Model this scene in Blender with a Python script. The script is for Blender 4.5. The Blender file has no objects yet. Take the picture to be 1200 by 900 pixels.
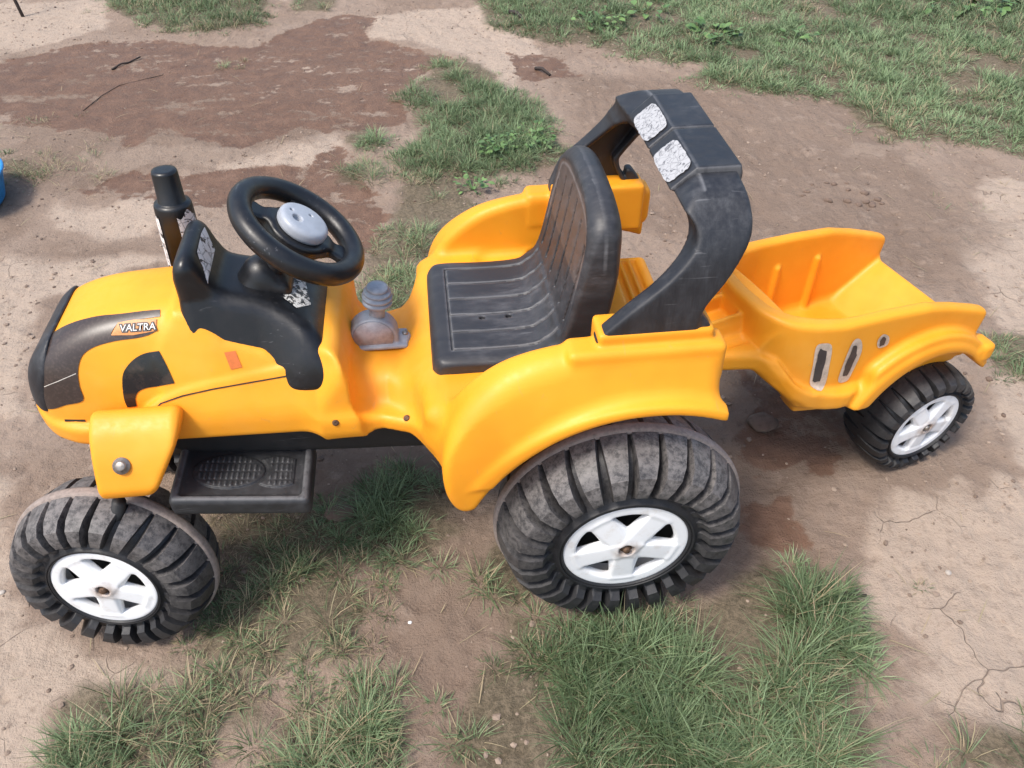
import bpy, bmesh, math, random
import numpy as np
from mathutils import Vector, Matrix, geometry
from mathutils.bvhtree import BVHTree

rnd = random.Random(7)
rng = np.random.default_rng(11)
PI = math.pi
sc = bpy.context.scene
COL = sc.collection

# ------------------------------------------------------------------ camera
CX, CY, CZ = -0.266, -1.0072, 1.2252
PITCH, YAW, FPX = math.radians(42.43), math.radians(6.71), 931.9
cd = bpy.data.cameras.new('camera')
cam = bpy.data.objects.new('camera', cd)
COL.objects.link(cam)
cd.sensor_width = 36.0
cd.lens = 36.0 * FPX / 1200.0
cd.clip_start = 0.02
cd.clip_end = 2000.0
cam.location = (CX, CY, CZ)
cam.rotation_euler = (PI / 2 - PITCH, math.radians(-0.1), -YAW)
sc.camera = cam

# ------------------------------------------------------------------ light
SUN_EL, SUN_AZ = math.radians(60), math.radians(212)   # azimuth as the maths angle of the direction TO the sun (x right, y away)
w = bpy.data.worlds.new('World')
sc.world = w
w.use_nodes = True
wn = w.node_tree
bg = wn.nodes['Background']
sky = wn.nodes.new('ShaderNodeTexSky')
sky.sky_type = 'NISHITA'
sky.sun_disc = False
sky.sun_elevation = SUN_EL
sky.sun_rotation = PI / 2 - SUN_AZ
sky.dust_density = 3.0
sky.air_density = 1.2
sky.ozone_density = 1.0
wn.links.new(sky.outputs[0], bg.inputs[0])
bg.inputs[1].default_value = 0.145
sd = bpy.data.lights.new('sun', 'SUN')
sd.energy = 2.1
sd.angle = math.radians(13)
sd.color = (1.0, 0.95, 0.88)
sun = bpy.data.objects.new('sun', sd)
COL.objects.link(sun)
sun.rotation_euler = Vector((math.cos(SUN_EL) * math.cos(SUN_AZ), math.cos(SUN_EL) * math.sin(SUN_AZ), math.sin(SUN_EL))).to_track_quat('Z', 'Y').to_euler()
sc.view_settings.view_transform = 'Standard'
sc.view_settings.look = 'None'
sc.view_settings.exposure = 0.75
sc.view_settings.gamma = 1.0

# ------------------------------------------------------------------ node helpers
class NT:
    def __init__(s, name):
        s.m = bpy.data.materials.new(name)
        s.m.use_nodes = True
        s.t = s.m.node_tree
        s.b = s.t.nodes['Principled BSDF']
        s.out = s.t.nodes['Material Output']
    def n(s, typ, **kw):
        nd = s.t.nodes.new(typ)
        for k, v in kw.items():
            setattr(nd, k, v)
        return nd
    def l(s, a, b):
        s.t.links.new(a, b)
    def inp(s, sock, v):
        if hasattr(v, 'links') or hasattr(v, 'is_output'):
            s.l(v, sock)
        else:
            sock.default_value = v
    def coord(s, scale=(1, 1, 1), rot=(0, 0, 0), loc=(0, 0, 0)):
        c = s.n('ShaderNodeTexCoord'); mp = s.n('ShaderNodeMapping')
        mp.inputs['Scale'].default_value = scale
        mp.inputs['Rotation'].default_value = rot
        mp.inputs['Location'].default_value = loc
        s.l(c.outputs['Object'], mp.inputs[0])
        return mp.outputs[0]
    def noise(s, scale, detail=4, rough=0.55, vec=None, dist=0.0, out=0):
        nd = s.n('ShaderNodeTexNoise')
        nd.inputs['Scale'].default_value = scale
        nd.inputs['Detail'].default_value = detail
        nd.inputs['Roughness'].default_value = rough
        nd.inputs['Distortion'].default_value = dist
        s.l(vec if vec is not None else s.coord(), nd.inputs['Vector'])
        return nd.outputs[out]
    def vor(s, scale, feature='DISTANCE_TO_EDGE', vec=None, rand=1.0):
        nd = s.n('ShaderNodeTexVoronoi', feature=feature)
        nd.inputs['Scale'].default_value = scale
        nd.inputs['Randomness'].default_value = rand
        s.l(vec if vec is not None else s.coord(), nd.inputs['Vector'])
        return nd.outputs[0]
    def rng(s, v, a, b, c=0.0, d=1.0, smooth=True):
        nd = s.n('ShaderNodeMapRange')
        nd.interpolation_type = 'SMOOTHSTEP' if smooth else 'LINEAR'
        s.inp(nd.inputs[0], v)
        for i, x in enumerate((a, b, c, d)):
            nd.inputs[i + 1].default_value = x
        return nd.outputs[0]
    def mix(s, f, a, b, mode='MIX'):
        nd = s.n('ShaderNodeMix', data_type='RGBA', blend_type=mode)
        s.inp(nd.inputs[0], f)
        s.inp(nd.inputs[6], a if not isinstance(a, tuple) else (*a, 1.0))
        s.inp(nd.inputs[7], b if not isinstance(b, tuple) else (*b, 1.0))
        return nd.outputs[2]
    def math(s, op, a, b=0.0, clamp=False):
        nd = s.n('ShaderNodeMath', operation=op, use_clamp=clamp)
        s.inp(nd.inputs[0], a); s.inp(nd.inputs[1], b)
        return nd.outputs[0]
    def attr(s, name):
        nd = s.n('ShaderNodeAttribute', attribute_name=name)
        return nd.outputs['Fac']
    def bump(s, h, strength=0.3, dist=0.002, nrm=None):
        nd = s.n('ShaderNodeBump')
        nd.inputs['Strength'].default_value = strength
        nd.inputs['Distance'].default_value = dist
        s.l(h, nd.inputs['Height'])
        if nrm is not None:
            s.l(nrm, nd.inputs['Normal'])
        return nd.outputs[0]
    def set(s, **kw):
        for k, v in kw.items():
            k = k.replace('_', ' ')
            sock = s.b.inputs[k]
            if isinstance(v, tuple):
                sock.default_value = (*v, 1.0)
            else:
                s.inp(sock, v)
        return s.m

def plastic_orange(name, c1=(0.88, 0.362, 0.020), c2=(0.80, 0.300, 0.014)):
    t = NT(name)
    n1 = t.noise(6, 3)
    n2 = t.noise(70, 5, 0.7)
    n3 = t.noise(420, 2)
    c = t.mix(t.rng(n1, .35, .7), c1, c2)
    c = t.mix(t.rng(n2, .62, .8, 0, .30), c, (0.50, 0.27, 0.10))
    c = t.mix(t.rng(t.noise(2.6, 5, .7), .48, .72, 0, .28), c, (0.92, 0.47, 0.10))
    scr = t.rng(t.noise(90, 2, .6, t.coord((1, .06, .4), (.2, .7, .5)), 1.2), .70, .74, 0, .30)
    c = t.mix(scr, c, (0.62, 0.30, 0.08))
    sp = t.rng(t.vor(55, 'F1'), 0.02, 0.045, 1, 0)
    gate = t.rng(t.noise(9, 2), .56, .62)
    c = t.mix(t.math('MULTIPLY', t.math('MULTIPLY', sp, gate), .6), c, (0.12, 0.06, 0.03))
    r = t.rng(n2, .3, .8, .43, .60)
    return t.set(Base_Color=c, Roughness=r, Specular_IOR_Level=0.38,
                 Subsurface_Weight=0.06, Normal=t.bump(n3, .06, .0006))

def plastic_black(name, base=(0.007, 0.0075, 0.009), dust=(0.07, 0.07, 0.08), amount=.16, rough=.30, stretch=(1, 1, 1), warm=None, warm_at=None):
    t = NT(name)
    n1 = t.noise(9, 5, .6)
    n2 = t.noise(60, 5, .75, t.coord(stretch))
    sc_ = t.rng(t.noise(140, 2, .6, t.coord((0.08, 1, 1), (0.3, .5, .9)), 1.5), .66, .72, 0, .5)
    d = t.math('MULTIPLY', t.rng(n1, .38, .72, .15, 1), t.rng(n2, .35, .8, .1, 1))
    c = t.mix(t.math('MULTIPLY', d, amount), base, dust)
    c = t.mix(t.math('MULTIPLY', sc_, t.rng(n1, .45, .6, 0, .5)), c, (0.25, 0.25, 0.26))
    wr = t.attr('wear')
    c = t.mix(t.math('MULTIPLY', wr, t.rng(n2, .3, .55, .25, .8)), c, (0.30, 0.30, 0.31))
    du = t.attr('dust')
    c = t.mix(t.math('MULTIPLY', du, t.rng(n2, .25, .6, .45, 1)), c, (0.20, 0.135, 0.105))  # brown tint; on the seat back it paints the reflected ground
    r = t.rng(n2, .3, .8, rough, rough + .22)
    return t.set(Base_Color=c, Roughness=r, Specular_IOR_Level=.5, Normal=t.bump(t.noise(300, 3), .12, .0006))

M = {}
M['orange'] = plastic_orange('orange_blow_moulded_plastic')
M['orange_trailer'] = plastic_orange('orange_trailer_plastic', (0.86, 0.350, 0.020), (0.77, 0.290, 0.012))
M['black'] = plastic_black('black_plastic')
M['roll'] = plastic_black('weathered_black_plastic', (0.012, 0.0125, 0.016), (0.10, 0.105, 0.115), .7, .42, (1, 1, .15))
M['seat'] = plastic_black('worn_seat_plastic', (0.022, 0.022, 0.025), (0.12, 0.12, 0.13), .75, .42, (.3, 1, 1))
M['step'] = plastic_black('footrest_plastic', (0.018, 0.019, 0.021), (0.07, 0.07, 0.075), .6, .45)

def tyre_mat(name, dusty):
    t = NT(name)
    n1 = t.noise(14, 5, .7); n2 = t.noise(90, 5, .8)
    du = t.attr('dust')
    f = t.math('MULTIPLY', du, t.rng(n2, .32, .62, .15, 1))
    f = t.math('MULTIPLY', f, t.rng(n1, .3, .6, .6, 1))
    c = t.mix(t.math('MULTIPLY', f, dusty), (0.015, 0.0155, 0.018), (0.20, 0.185, 0.178))
    c = t.mix(t.math('MULTIPLY', t.rng(n2, .66, .74), t.math('MULTIPLY', du, dusty)), c, (0.34, 0.32, 0.31))
    return t.set(Base_Color=c, Roughness=t.rng(n1, .3, .7, .42, .68), Specular_IOR_Level=.4,
                 Normal=t.bump(n2, .35, .0015))
M['tyre'] = tyre_mat('dusty_tyre', .85)
M['tyre_clean'] = tyre_mat('cleaner_tyre', .18)
def simple(name, col, rough=.5, metal=0.0, nscale=60, dark=.6, bump=.1, lo=.35, hi=.75):
    t = NT(name)
    n = t.noise(nscale, 5, .7)
    c = t.mix(t.rng(n, lo, hi), col, tuple(x * dark for x in col))
    return t.set(Base_Color=c, Roughness=rough, Metallic=metal, Normal=t.bump(n, bump, .001))
M['seam'] = simple('dusty_seam', (0.30, 0.245, 0.215), .8, 0, 120, .6, .4)
M['rim'] = None
t = NT('white_rim_plastic')
n = t.noise(30, 5, .7)
c = t.mix(t.rng(n, .50, .78, 0, .55), (0.80, 0.81, 0.82), (0.50, 0.41, 0.33))
c = t.mix(t.math('MULTIPLY', t.attr('dust'), t.rng(n, .3, .6, .25, 1)), c, (0.25, 0.15, 0.09))
M['rim'] = t.set(Base_Color=c, Roughness=.42)
M['rust'] = simple('rusty_steel', (0.16, 0.095, 0.06), .7, .5, 200, .4, .6)
M['steel'] = simple('zinc_steel', (0.34, 0.31, 0.28), .5, .8, 200, .6, .2)
M['dark'] = simple('dark_void_plastic', (0.012, 0.012, 0.013), .6, 0, 60, .7, .2)
M['grey'] = simple('grey_plastic', (0.30, 0.325, 0.37), .40, 0, 90, .7, .1)
M['hub_grey'] = simple('pale_grey_hub_plastic', (0.40, 0.43, 0.48), .36, 0, 40, .85, .05)
t = NT('black_decal_vinyl')
n = t.noise(260, 2, .5); n1 = t.noise(12, 4)
c = t.mix(t.rng(n, .45, .7, 0, .5), (0.040, 0.028, 0.024), (0.085, 0.060, 0.050))
M['decal'] = t.set(Base_Color=c, Roughness=.35)
t = NT('glossy_black_decal')
n = t.noise(30, 4, .7)
M['decal_gloss'] = t.set(Base_Color=t.mix(t.rng(n, .5, .75), (0.012, 0.012, 0.014), (0.05, 0.035, 0.03)), Roughness=.16)
M['badge_orange'] = simple('badge_orange', (0.62, 0.24, 0.06), .45, 0, 200, .7, .05)
M['badge_white'] = simple('badge_white', (0.75, 0.72, 0.68), .5, 0, 200, .8, .0)
M['badge_black'] = simple('badge_black', (0.02, 0.015, 0.015), .5, 0, 200, .8, .0)
M['reflector'] = simple('faded_orange_sticker', (0.62, 0.16, 0.035), .4, 0, 200, .85, .05)
M['scratch'] = simple('white_scratch', (0.6, 0.56, 0.5), .6)

def peel(name, scale, lo, hi, a=(0.72, 0.72, 0.72), b=(0.03, 0.03, 0.035), dist=2.0):
    t = NT(name)
    n = t.noise(scale, 4, .65, None, dist)
    c = t.mix(t.rng(n, lo, hi), a, b)
    n2 = t.rng(t.vor(scale * .9, 'DISTANCE_TO_EDGE', t.coord()), 0.0, .06, 1, 0)
    c = t.mix(t.math('MULTIPLY', n2, .55), c, b)
    return t.set(Base_Color=c, Roughness=.5, Normal=t.bump(n, .5, .001))
M['peel_white'] = peel('cracked_white_sticker', 55, .56, .60)
M['peel_lamp'] = peel('cracked_lamp_sticker', 95, .53, .60, (0.40, 0.40, 0.41), (0.13, 0.13, 0.14))
M['peel_dark'] = peel('peeled_dark_sticker', 60, .45, .48, (0.6, 0.56, 0.52), (0.03, 0.03, 0.035))
M['sticker_text'] = peel('printed_warning_sticker', 130, .48, .52, (0.7, 0.7, 0.68), (0.04, 0.04, 0.04), 0.5)
M['sticker_grey'] = simple('dark_sticker_core', (0.045, 0.04, 0.042), .5)
M['sticker_glue'] = simple('pale_glue_edge', (0.62, 0.50, 0.40), .6)
M['blue'] = simple('blue_plastic', (0.02, 0.25, 0.62), .4)

# ------------------------------------------------------------------ object helpers
def attrs(me, d):
    for k, v in (d or {}).items():
        a = me.attributes.new(k, 'FLOAT', 'POINT')
        a.data.foreach_set('value', np.asarray(v, np.float32).ravel())

def mesh_np(name, V, F4, F3=None, smooth=True):
    V = np.asarray(V, np.float32)
    me = bpy.data.meshes.new(name)
    F4 = np.asarray(F4, np.int32).reshape(-1, 4)
    F3 = np.zeros((0, 3), np.int32) if F3 is None else np.asarray(F3, np.int32).reshape(-1, 3)
    me.vertices.add(len(V)); me.vertices.foreach_set('co', V.ravel())
    nl = F4.size + F3.size
    me.loops.add(nl)
    me.loops.foreach_set('vertex_index', np.concatenate([F4.ravel(), F3.ravel()]))
    me.polygons.add(len(F4) + len(F3))
    st = np.concatenate([np.arange(len(F4)) * 4, F4.size + np.arange(len(F3)) * 3]).astype(np.int32)
    me.polygons.foreach_set('loop_start', st)
    me.polygons.foreach_set('use_smooth', np.full(len(st), smooth))
    me.update(calc_edges=True)
    return me

def add(name, me, mat, parent=None, loc=(0, 0, 0), rot=(0, 0, 0)):
    o = bpy.data.objects.new(name, me)
    COL.objects.link(o)
    if mat is not None and not me.materials:
        me.materials.append(mat)
    o.location = loc; o.rotation_euler = rot
    if parent is not None:
        o.parent = parent
    return o

def thing(name, label, cat, loc=(0, 0, 0), rotz=0, group=None):
    o = bpy.data.objects.new(name, None)
    COL.objects.link(o)
    o.empty_display_size = .05
    o.location = loc; o.rotation_euler = (0, 0, rotz)
    o['label'] = label; o['category'] = cat
    if group: o['group'] = group
    return o

def tag(o, label, cat, group=None):
    o['label'] = label; o['category'] = cat
    if group: o['group'] = group
    return o

def bm_mesh(name, bm, smooth=True):
    me = bpy.data.meshes.new(name)
    bm.normal_update()
    bm.to_mesh(me); bm.free()
    if smooth:
        for p in me.polygons: p.use_smooth = True
    return me

def lathe(profile, n=48, axis='Z'):
    """profile: list of (r, h); closed caps where r == 0"""
    V, F4 = [], []
    P = np.array(profile, float)
    th = np.linspace(0, 2 * PI, n, endpoint=False)
    for r, h in P:
        V.append(np.stack([r * np.cos(th), r * np.sin(th), np.full(n, h)], 1))
    V = np.concatenate(V)
    for i in range(len(P) - 1):
        a = i * n + np.arange(n); b = i * n + (np.arange(n) + 1) % n
        F4.append(np.stack([a, b, b + n, a + n], 1))
    F4 = np.concatenate(F4)
    if axis == 'Y': V = V[:, [0, 2, 1]] * np.array([1, 1, 1]); F4 = F4[:, ::-1]
    return V, F4

def tube(pts, r, n=12, r2=None, closed=False):
    pts = [Vector(p) for p in pts]
    V, F = [], []
    m = len(pts)
    prev = None
    for i, p in enumerate(pts):
        if closed:
            d = (pts[(i + 1) % m] - pts[i - 1]).normalized()
        else:
            d = (pts[min(i + 1, m - 1)] - pts[max(i - 1, 0)]).normalized()
        up = prev if prev is not None else (Vector((0, 0, 1)) if abs(d.z) < .9 else Vector((1, 0, 0)))
        s = d.cross(up).normalized(); u = s.cross(d).normalized(); prev = u
        rr = r[i] if hasattr(r, '__len__') else r
        for k in range(n):
            a = 2 * PI * k / n
            V.append(p + s * math.cos(a) * rr + u * math.sin(a) * rr * (r2 or 1))
    lim = m if closed else m - 1
    for i in range(lim):
        for k in range(n):
            a = i * n + k; b = i * n + (k + 1) % n
            j = ((i + 1) % m) * n
            F.append((a, b, j + (k + 1) % n, j + k))
    V = [tuple(v) for v in V]
    F3 = []
    if not closed:
        c0 = len(V); V.append(tuple(pts[0])); c1 = len(V); V.append(tuple(pts[-1]))
        for k in range(n):
            F3.append(((k + 1) % n, k, c0)); b = (m - 1) * n
            F3.append((b + k, b + (k + 1) % n, c1))
    return np.array(V), np.array(F), np.array(F3, int).reshape(-1, 3)

# ------------------------------------------------------------------ signed distance modelling
def grid(lo, hi, h):
    ax = [np.arange(lo[i], hi[i] + h, h, dtype=np.float32) for i in range(3)]
    return ax, ax[0][:, None, None], ax[1][None, :, None], ax[2][None, None, :]

def smooth_poly(pts, k=6):
    """closed Catmull-Rom through pts; a point given as (x, y, 1) keeps a sharp corner"""
    n = len(pts); out = []
    P = [np.array(p[:2], float) for p in pts]
    sharp = [len(p) > 2 and p[2] for p in pts]
    for i in range(n):
        p1, p2 = P[i], P[(i + 1) % n]
        p0 = p1 if sharp[i] else P[i - 1]
        p3 = p2 if sharp[(i + 1) % n] else P[(i + 2) % n]
        for t in np.linspace(0, 1, k, endpoint=False):
            out.append(.5 * ((2 * p1) + (p2 - p0) * t + (2 * p0 - 5 * p1 + 4 * p2 - p3) * t * t + (3 * p1 - p0 - 3 * p2 + p3) * t ** 3))
    return np.array(out)

def poly2(A, B, pts):
    A, B = np.broadcast_arrays(A, B)
    d = np.full(A.shape, 1e9, np.float32); s = np.ones(A.shape, bool)
    n = len(pts)
    for i in range(n):
        x1, y1 = pts[i]; x2, y2 = pts[(i + 1) % n]
        ex, ey = x2 - x1, y2 - y1
        if ex * ex + ey * ey < 1e-14: continue
        wx, wy = A - x1, B - y1
        t = np.clip((wx * ex + wy * ey) / (ex * ex + ey * ey), 0, 1)
        bx, by = wx - ex * t, wy - ey * t
        d = np.minimum(d, bx * bx + by * by)
        if ey != 0:
            c = ((y1 <= B) & (B < y2)) | ((y2 <= B) & (B < y1))
            s ^= c & (A < x1 + (B - y1) * ex / ey)
    return np.where(s, 1, -1) * np.sqrt(d)

def extr(d2, y, y0, y1, r=.005):
    c, h = (y0 + y1) / 2, (y1 - y0) / 2
    a = d2 + r; b = np.abs(y - c) - h + r
    a, b = np.broadcast_arrays(a, b)
    return np.minimum(np.maximum(a, b), 0) + np.hypot(np.maximum(a, 0), np.maximum(b, 0)) - r

def poly_dense(P, k):
    P = np.array(P, float); n = len(P)
    return np.array([P[i] + (P[(i + 1) % n] - P[i]) * j / k for i in range(n) for j in range(k)])

def box(X, Y, Z, lo, hi, r=.005):
    q = []
    for A, l_, h_ in ((X, lo[0], hi[0]), (Y, lo[1], hi[1]), (Z, lo[2], hi[2])):
        q.append(np.abs(A - (l_ + h_) / 2) - (h_ - l_) / 2 + r)
    m = np.maximum(np.maximum(q[0], q[1]), q[2])
    e = np.sqrt(np.maximum(q[0], 0) ** 2 + np.maximum(q[1], 0) ** 2 + np.maximum(q[2], 0) ** 2)
    return np.minimum(m, 0) + e - r

def smin(a, b, k):
    h = np.maximum(k - np.abs(a - b), 0) / k
    return np.minimum(a, b) - h * h * k * .25
def smax(a, b, k):
    return -smin(-a, -b, k)
def capsule(X, Y, Z, p, q, r):
    p, q = np.array(p, np.float32), np.array(q, np.float32)
    e = q - p; L = float(e @ e)
    t = np.clip(((X - p[0]) * e[0] + (Y - p[1]) * e[1] + (Z - p[2]) * e[2]) / L, 0, 1)
    return np.sqrt((X - p[0] - e[0] * t) ** 2 + (Y - p[1] - e[1] * t) ** 2 + (Z - p[2] - e[2] * t) ** 2) - r

def surface(D, ax):
    """surface nets over a signed distance grid"""
    D = np.asarray(D, np.float32)
    D = np.pad(D, 1, constant_values=.01)
    h = ax[0][1] - ax[0][0]
    org = np.array([a[0] for a in ax]) - h
    S = D < 0
    nx, ny, nz = D.shape
    c = S[:-1, :-1, :-1].astype(np.int8).copy()
    for i, j, k in ((1, 0, 0), (0, 1, 0), (0, 0, 1), (1, 1, 0), (1, 0, 1), (0, 1, 1), (1, 1, 1)):
        c += S[i:nx - 1 + i, j:ny - 1 + j, k:nz - 1 + k]
    act = (c > 0) & (c < 8)
    idx = np.argwhere(act)
    ids = np.full(act.shape, -1, np.int32)
    ids[act] = np.arange(len(idx), dtype=np.int32)
    corners = [(i, j, k) for i in (0, 1) for j in (0, 1) for k in (0, 1)]
    vals = {cc: D[idx[:, 0] + cc[0], idx[:, 1] + cc[1], idx[:, 2] + cc[2]] for cc in corners}
    acc = np.zeros((len(idx), 3)); cnt = np.zeros(len(idx))
    for a in corners:
        for dim in range(3):
            if a[dim] == 1: continue
            b = list(a); b[dim] = 1; b = tuple(b)
            va, vb = vals[a], vals[b]
            m = (va < 0) != (vb < 0)
            t = np.where(m, va / np.where(m, va - vb, 1), 0)
            for d in range(3):
                acc[:, d] += np.where(m, a[d] + (t if d == dim else 0), 0)
            cnt += m
    G = idx + acc / cnt[:, None]
    lim = np.array(D.shape) - 1.001
    def tri(p):
        p = np.clip(p, 0, lim); i = p.astype(np.int32); f = (p - i).astype(np.float32)
        x, y, z = i.T; fx, fy, fz = f.T
        c00 = D[x, y, z] * (1 - fx) + D[x + 1, y, z] * fx; c10 = D[x, y + 1, z] * (1 - fx) + D[x + 1, y + 1, z] * fx
        c01 = D[x, y, z + 1] * (1 - fx) + D[x + 1, y, z + 1] * fx; c11 = D[x, y + 1, z + 1] * (1 - fx) + D[x + 1, y + 1, z + 1] * fx
        return (c00 * (1 - fy) + c10 * fy) * (1 - fz) + (c01 * (1 - fy) + c11 * fy) * fz
    G0 = G.copy()
    for _ in range(2):
        d0 = tri(G); g = np.zeros_like(G)
        for dim in range(3):
            e_ = np.zeros(3); e_[dim] = .6
            g[:, dim] = (tri(G + e_) - tri(G - e_)) / 1.2
        g2 = np.maximum((g ** 2).sum(1), (.25 * h) ** 2)
        G = G - (d0 / g2)[:, None] * g
        G = G0 + np.clip(G - G0, -.6, .6)
    V = org + h * G
    F = []
    for dim in range(3):
        o1, o2 = [(1, 2), (2, 0), (0, 1)][dim]
        sl0 = [slice(1, -1)] * 3; sl1 = [slice(1, -1)] * 3
        sl0[dim] = slice(0, -1); sl1[dim] = slice(1, None)
        a, b = S[tuple(sl0)], S[tuple(sl1)]
        e = np.argwhere(a != b)
        base = e.copy(); base[:, o1] += 1; base[:, o2] += 1
        def cid(d1, d2):
            q = base.copy(); q[:, o1] -= d1; q[:, o2] -= d2
            return ids[q[:, 0], q[:, 1], q[:, 2]]
        q = np.stack([cid(1, 1), cid(0, 1), cid(0, 0), cid(1, 0)], 1)
        fl = b[tuple(e.T)]
        q[fl] = q[fl][:, ::-1]
        F.append(q)
    F = np.concatenate(F)
    return V, F

def sdf_mesh(name, lo, hi, h, fn, mirror=False, at=None):
    ax, X, Y, Z = grid(lo, hi, h)
    if mirror:
        half = np.arange(0, hi[1] + h, h, dtype=np.float32)
        D = fn(X, half[None, :, None], Z)
        D = np.concatenate([D[:, :0:-1], D], 1)
        ax[1] = np.concatenate([-half[:0:-1], half])
    else:
        D = fn(X, Y, Z)
    V, F = surface(D, ax)
    me = mesh_np(name, V, F)
    d = {'wear': np.zeros(len(V)), 'dust': np.zeros(len(V))}
    if at: d.update(at(V))
    attrs(me, d)
    return me

# ------------------------------------------------------------------ TRACTOR
TR = thing('toy_tractor', 'orange ride-on toy tractor with black seat, roll bar and steering wheel parked on bare earth', 'toy tractor')

HOOD = smooth_poly([(-.878, .352, 1), (-.886, .38), (-.876, .425), (-.855, .466), (-.825, .500), (-.79, .522), (-.74, .538), (-.66, .550), (-.60, .554, 1), (-.575, .522), (-.51, .478), (-.495, .44, 1), (-.43, .43, 1), (-.43, .36, 1)])
PLAN = smooth_poly([(-.888, 0), (-.881, .045), (-.858, .085), (-.825, .113), (-.77, .128), (-.60, .132), (-.40, .132, 1), (-.40, -.132, 1), (-.60, -.132), (-.77, -.128), (-.825, -.113), (-.858, -.085), (-.881, -.045)])
RAIL = smooth_poly([(-.72, .362, 1), (-.706, .405), (-.685, .428), (-.636, .449), (-.56, .461), (-.48, .472), (-.435, .494), (-.412, .486), (-.400, .45), (-.386, .416, 1), (-.27, .375, 1), (-.27, .350, 1)])
COLLAR = np.array([(-.67, .40), (-.67, .49), (-.635, .548), (-.606, .545), (-.570, .505), (-.515, .488), (-.500, .478), (-.486, .446), (-.43, .440), (-.43, .40)])
FEND = smooth_poly([(-.264, .312), (-.274, .35), (-.272, .41), (-.247, .468), (-.20, .512), (-.15, .535), (-.08, .548), (0, .550), (.10, .548, 1), (.117, .535, 1), (.117, .31, 1), (-.20, .31, 1), (-.225, .302), (-.248, .298)])
AX, AZ, AR = .015, .195, .270

def body_fn(X, Y, Z):
    fl32 = lambda xs, ys: np.interp(X.ravel(), xs, ys).astype(np.float32)[:, None, None]
    hood = extr(poly2(X, Z, HOOD), Y, -.132, .132, .05)
    tilt = (Y - (.069 + (.550 - Z) * .44)) * .915 + 0 * X
    crown = Z - (.556 - 1.1 * Y * Y) + 0 * X
    d = smax(smax(smax(hood, crown, .02), tilt, .035), poly2(X, Y, PLAN) + 0 * Z, .03)
    col = extr(poly2(X, Z, COLLAR), Y, -.1325, .1325, .006)
    col = smax(col, tilt, .012)
    d = smin(d, col, .008)
    lip = smax(poly2(X, Y, PLAN) - .005, np.abs(Z - .376) - .019 + 0 * X, .012)
    lip = smax(lip, X + .70, .01)
    d = smin(d, lip, .005)
    rail = smax(extr(poly2(X, Z, RAIL), Y, -.138, .138, .010), tilt - .004 - .03 * np.clip((X + .45) / .05, 0, 1), .008)
    d = smin(d, rail, .003)
    sad_w = fl32([-.45, -.40, -.35, -.31, -.27], [.102, .084, .086, .116, .19])
    sad_z = fl32([-.45, -.40, -.33, -.29, -.26], [.430, .413, .411, .424, .440])
    fl_w = fl32([-.45, -.36, -.32, -.27, -.24], [.136, .135, .150, .200, .24])
    sad = smax((Y - sad_w + (Z - .41) * .35) * .94, Z - sad_z, .030)
    sad = smax(sad, np.maximum(X + .20, -.44 - X), .01)
    sad = np.maximum(sad, .350 - Z)
    fl = smax(Y - fl_w, Z - .374, .012); fl = np.maximum(fl, np.maximum(X + .23, -.44 - X)); fl = np.maximum(fl, .350 - Z)
    sad = smin(sad, fl, .022)
    d = smin(np.maximum(d, X + .401), sad, .040)
    # seat pedestal
    ped = box(X, Y, Z, (-.296, -.3, .355), (.02, .205, .440), .022)
    d = smin(d, ped, .035)
    # fenders
    fen = extr(poly2(X, Z, FEND), Y, .188, .275, .014)
    outer = (Y - (.230 + (.545 - Z) * .36)) * .95
    fen = smax(fen, outer, .03)
    d = smin(d, fen, .020)
    flange = smax(np.abs(np.hypot(X - AX, Z - AZ) - AR - .008) - .010, np.abs(Y - .262) - .010, .008)
    flange = np.maximum(flange, np.maximum(.36 - Z, X - .122))
    d = smin(d, flange, .018)
    blk = box(X, Y, Z, (-.058, .168, .484), (.100, .219, .571), .006)
    d = smin(d, blk, .006)
    skin = box(X, Y, Z, (-.10, .188, .488), (.118, .233, .552), .010)
    d = smin(d, skin, .006)
    # hollow under the fender for the wheel
    arch = smax(np.hypot(X - AX, Z - AZ) - AR, .128 - Y, .01)
    d = smax(d, -arch, .006)
    back = np.maximum(np.maximum(.022 - X, .128 - Y), Z - .484)
    back = np.maximum(back, Y - .21)
    d = smax(d, -back, .006)
    # rear deck with ribs
    deck = box(X, Y, Z, (-.03, -.3, .36), (.106, .146, .448), .010)
    ribs = np.minimum.reduce([np.abs(X - c) for c in (.050, .066, .082)])
    gro = np.maximum(ribs - .0042, .441 - Z)
    deck = smax(deck, -np.maximum(gro, Y - .135), .005)
    d = smin(d, deck, .004)
    return d

def body_at(V):
    return {}
me_body = sdf_mesh('body', (-.955, -.30, .19), (.14, .30, .60), .0036, body_fn, True, body_at)
o_body = add('body', me_body, M['orange'], TR)
BVH = {}
def bvh_of(o):
    if o.name not in BVH:
        me = o.data
        BVH[o.name] = BVHTree.FromPolygons([v.co[:] for v in me.vertices], [p.vertices[:] for p in me.polygons])
    return BVH[o.name]

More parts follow.
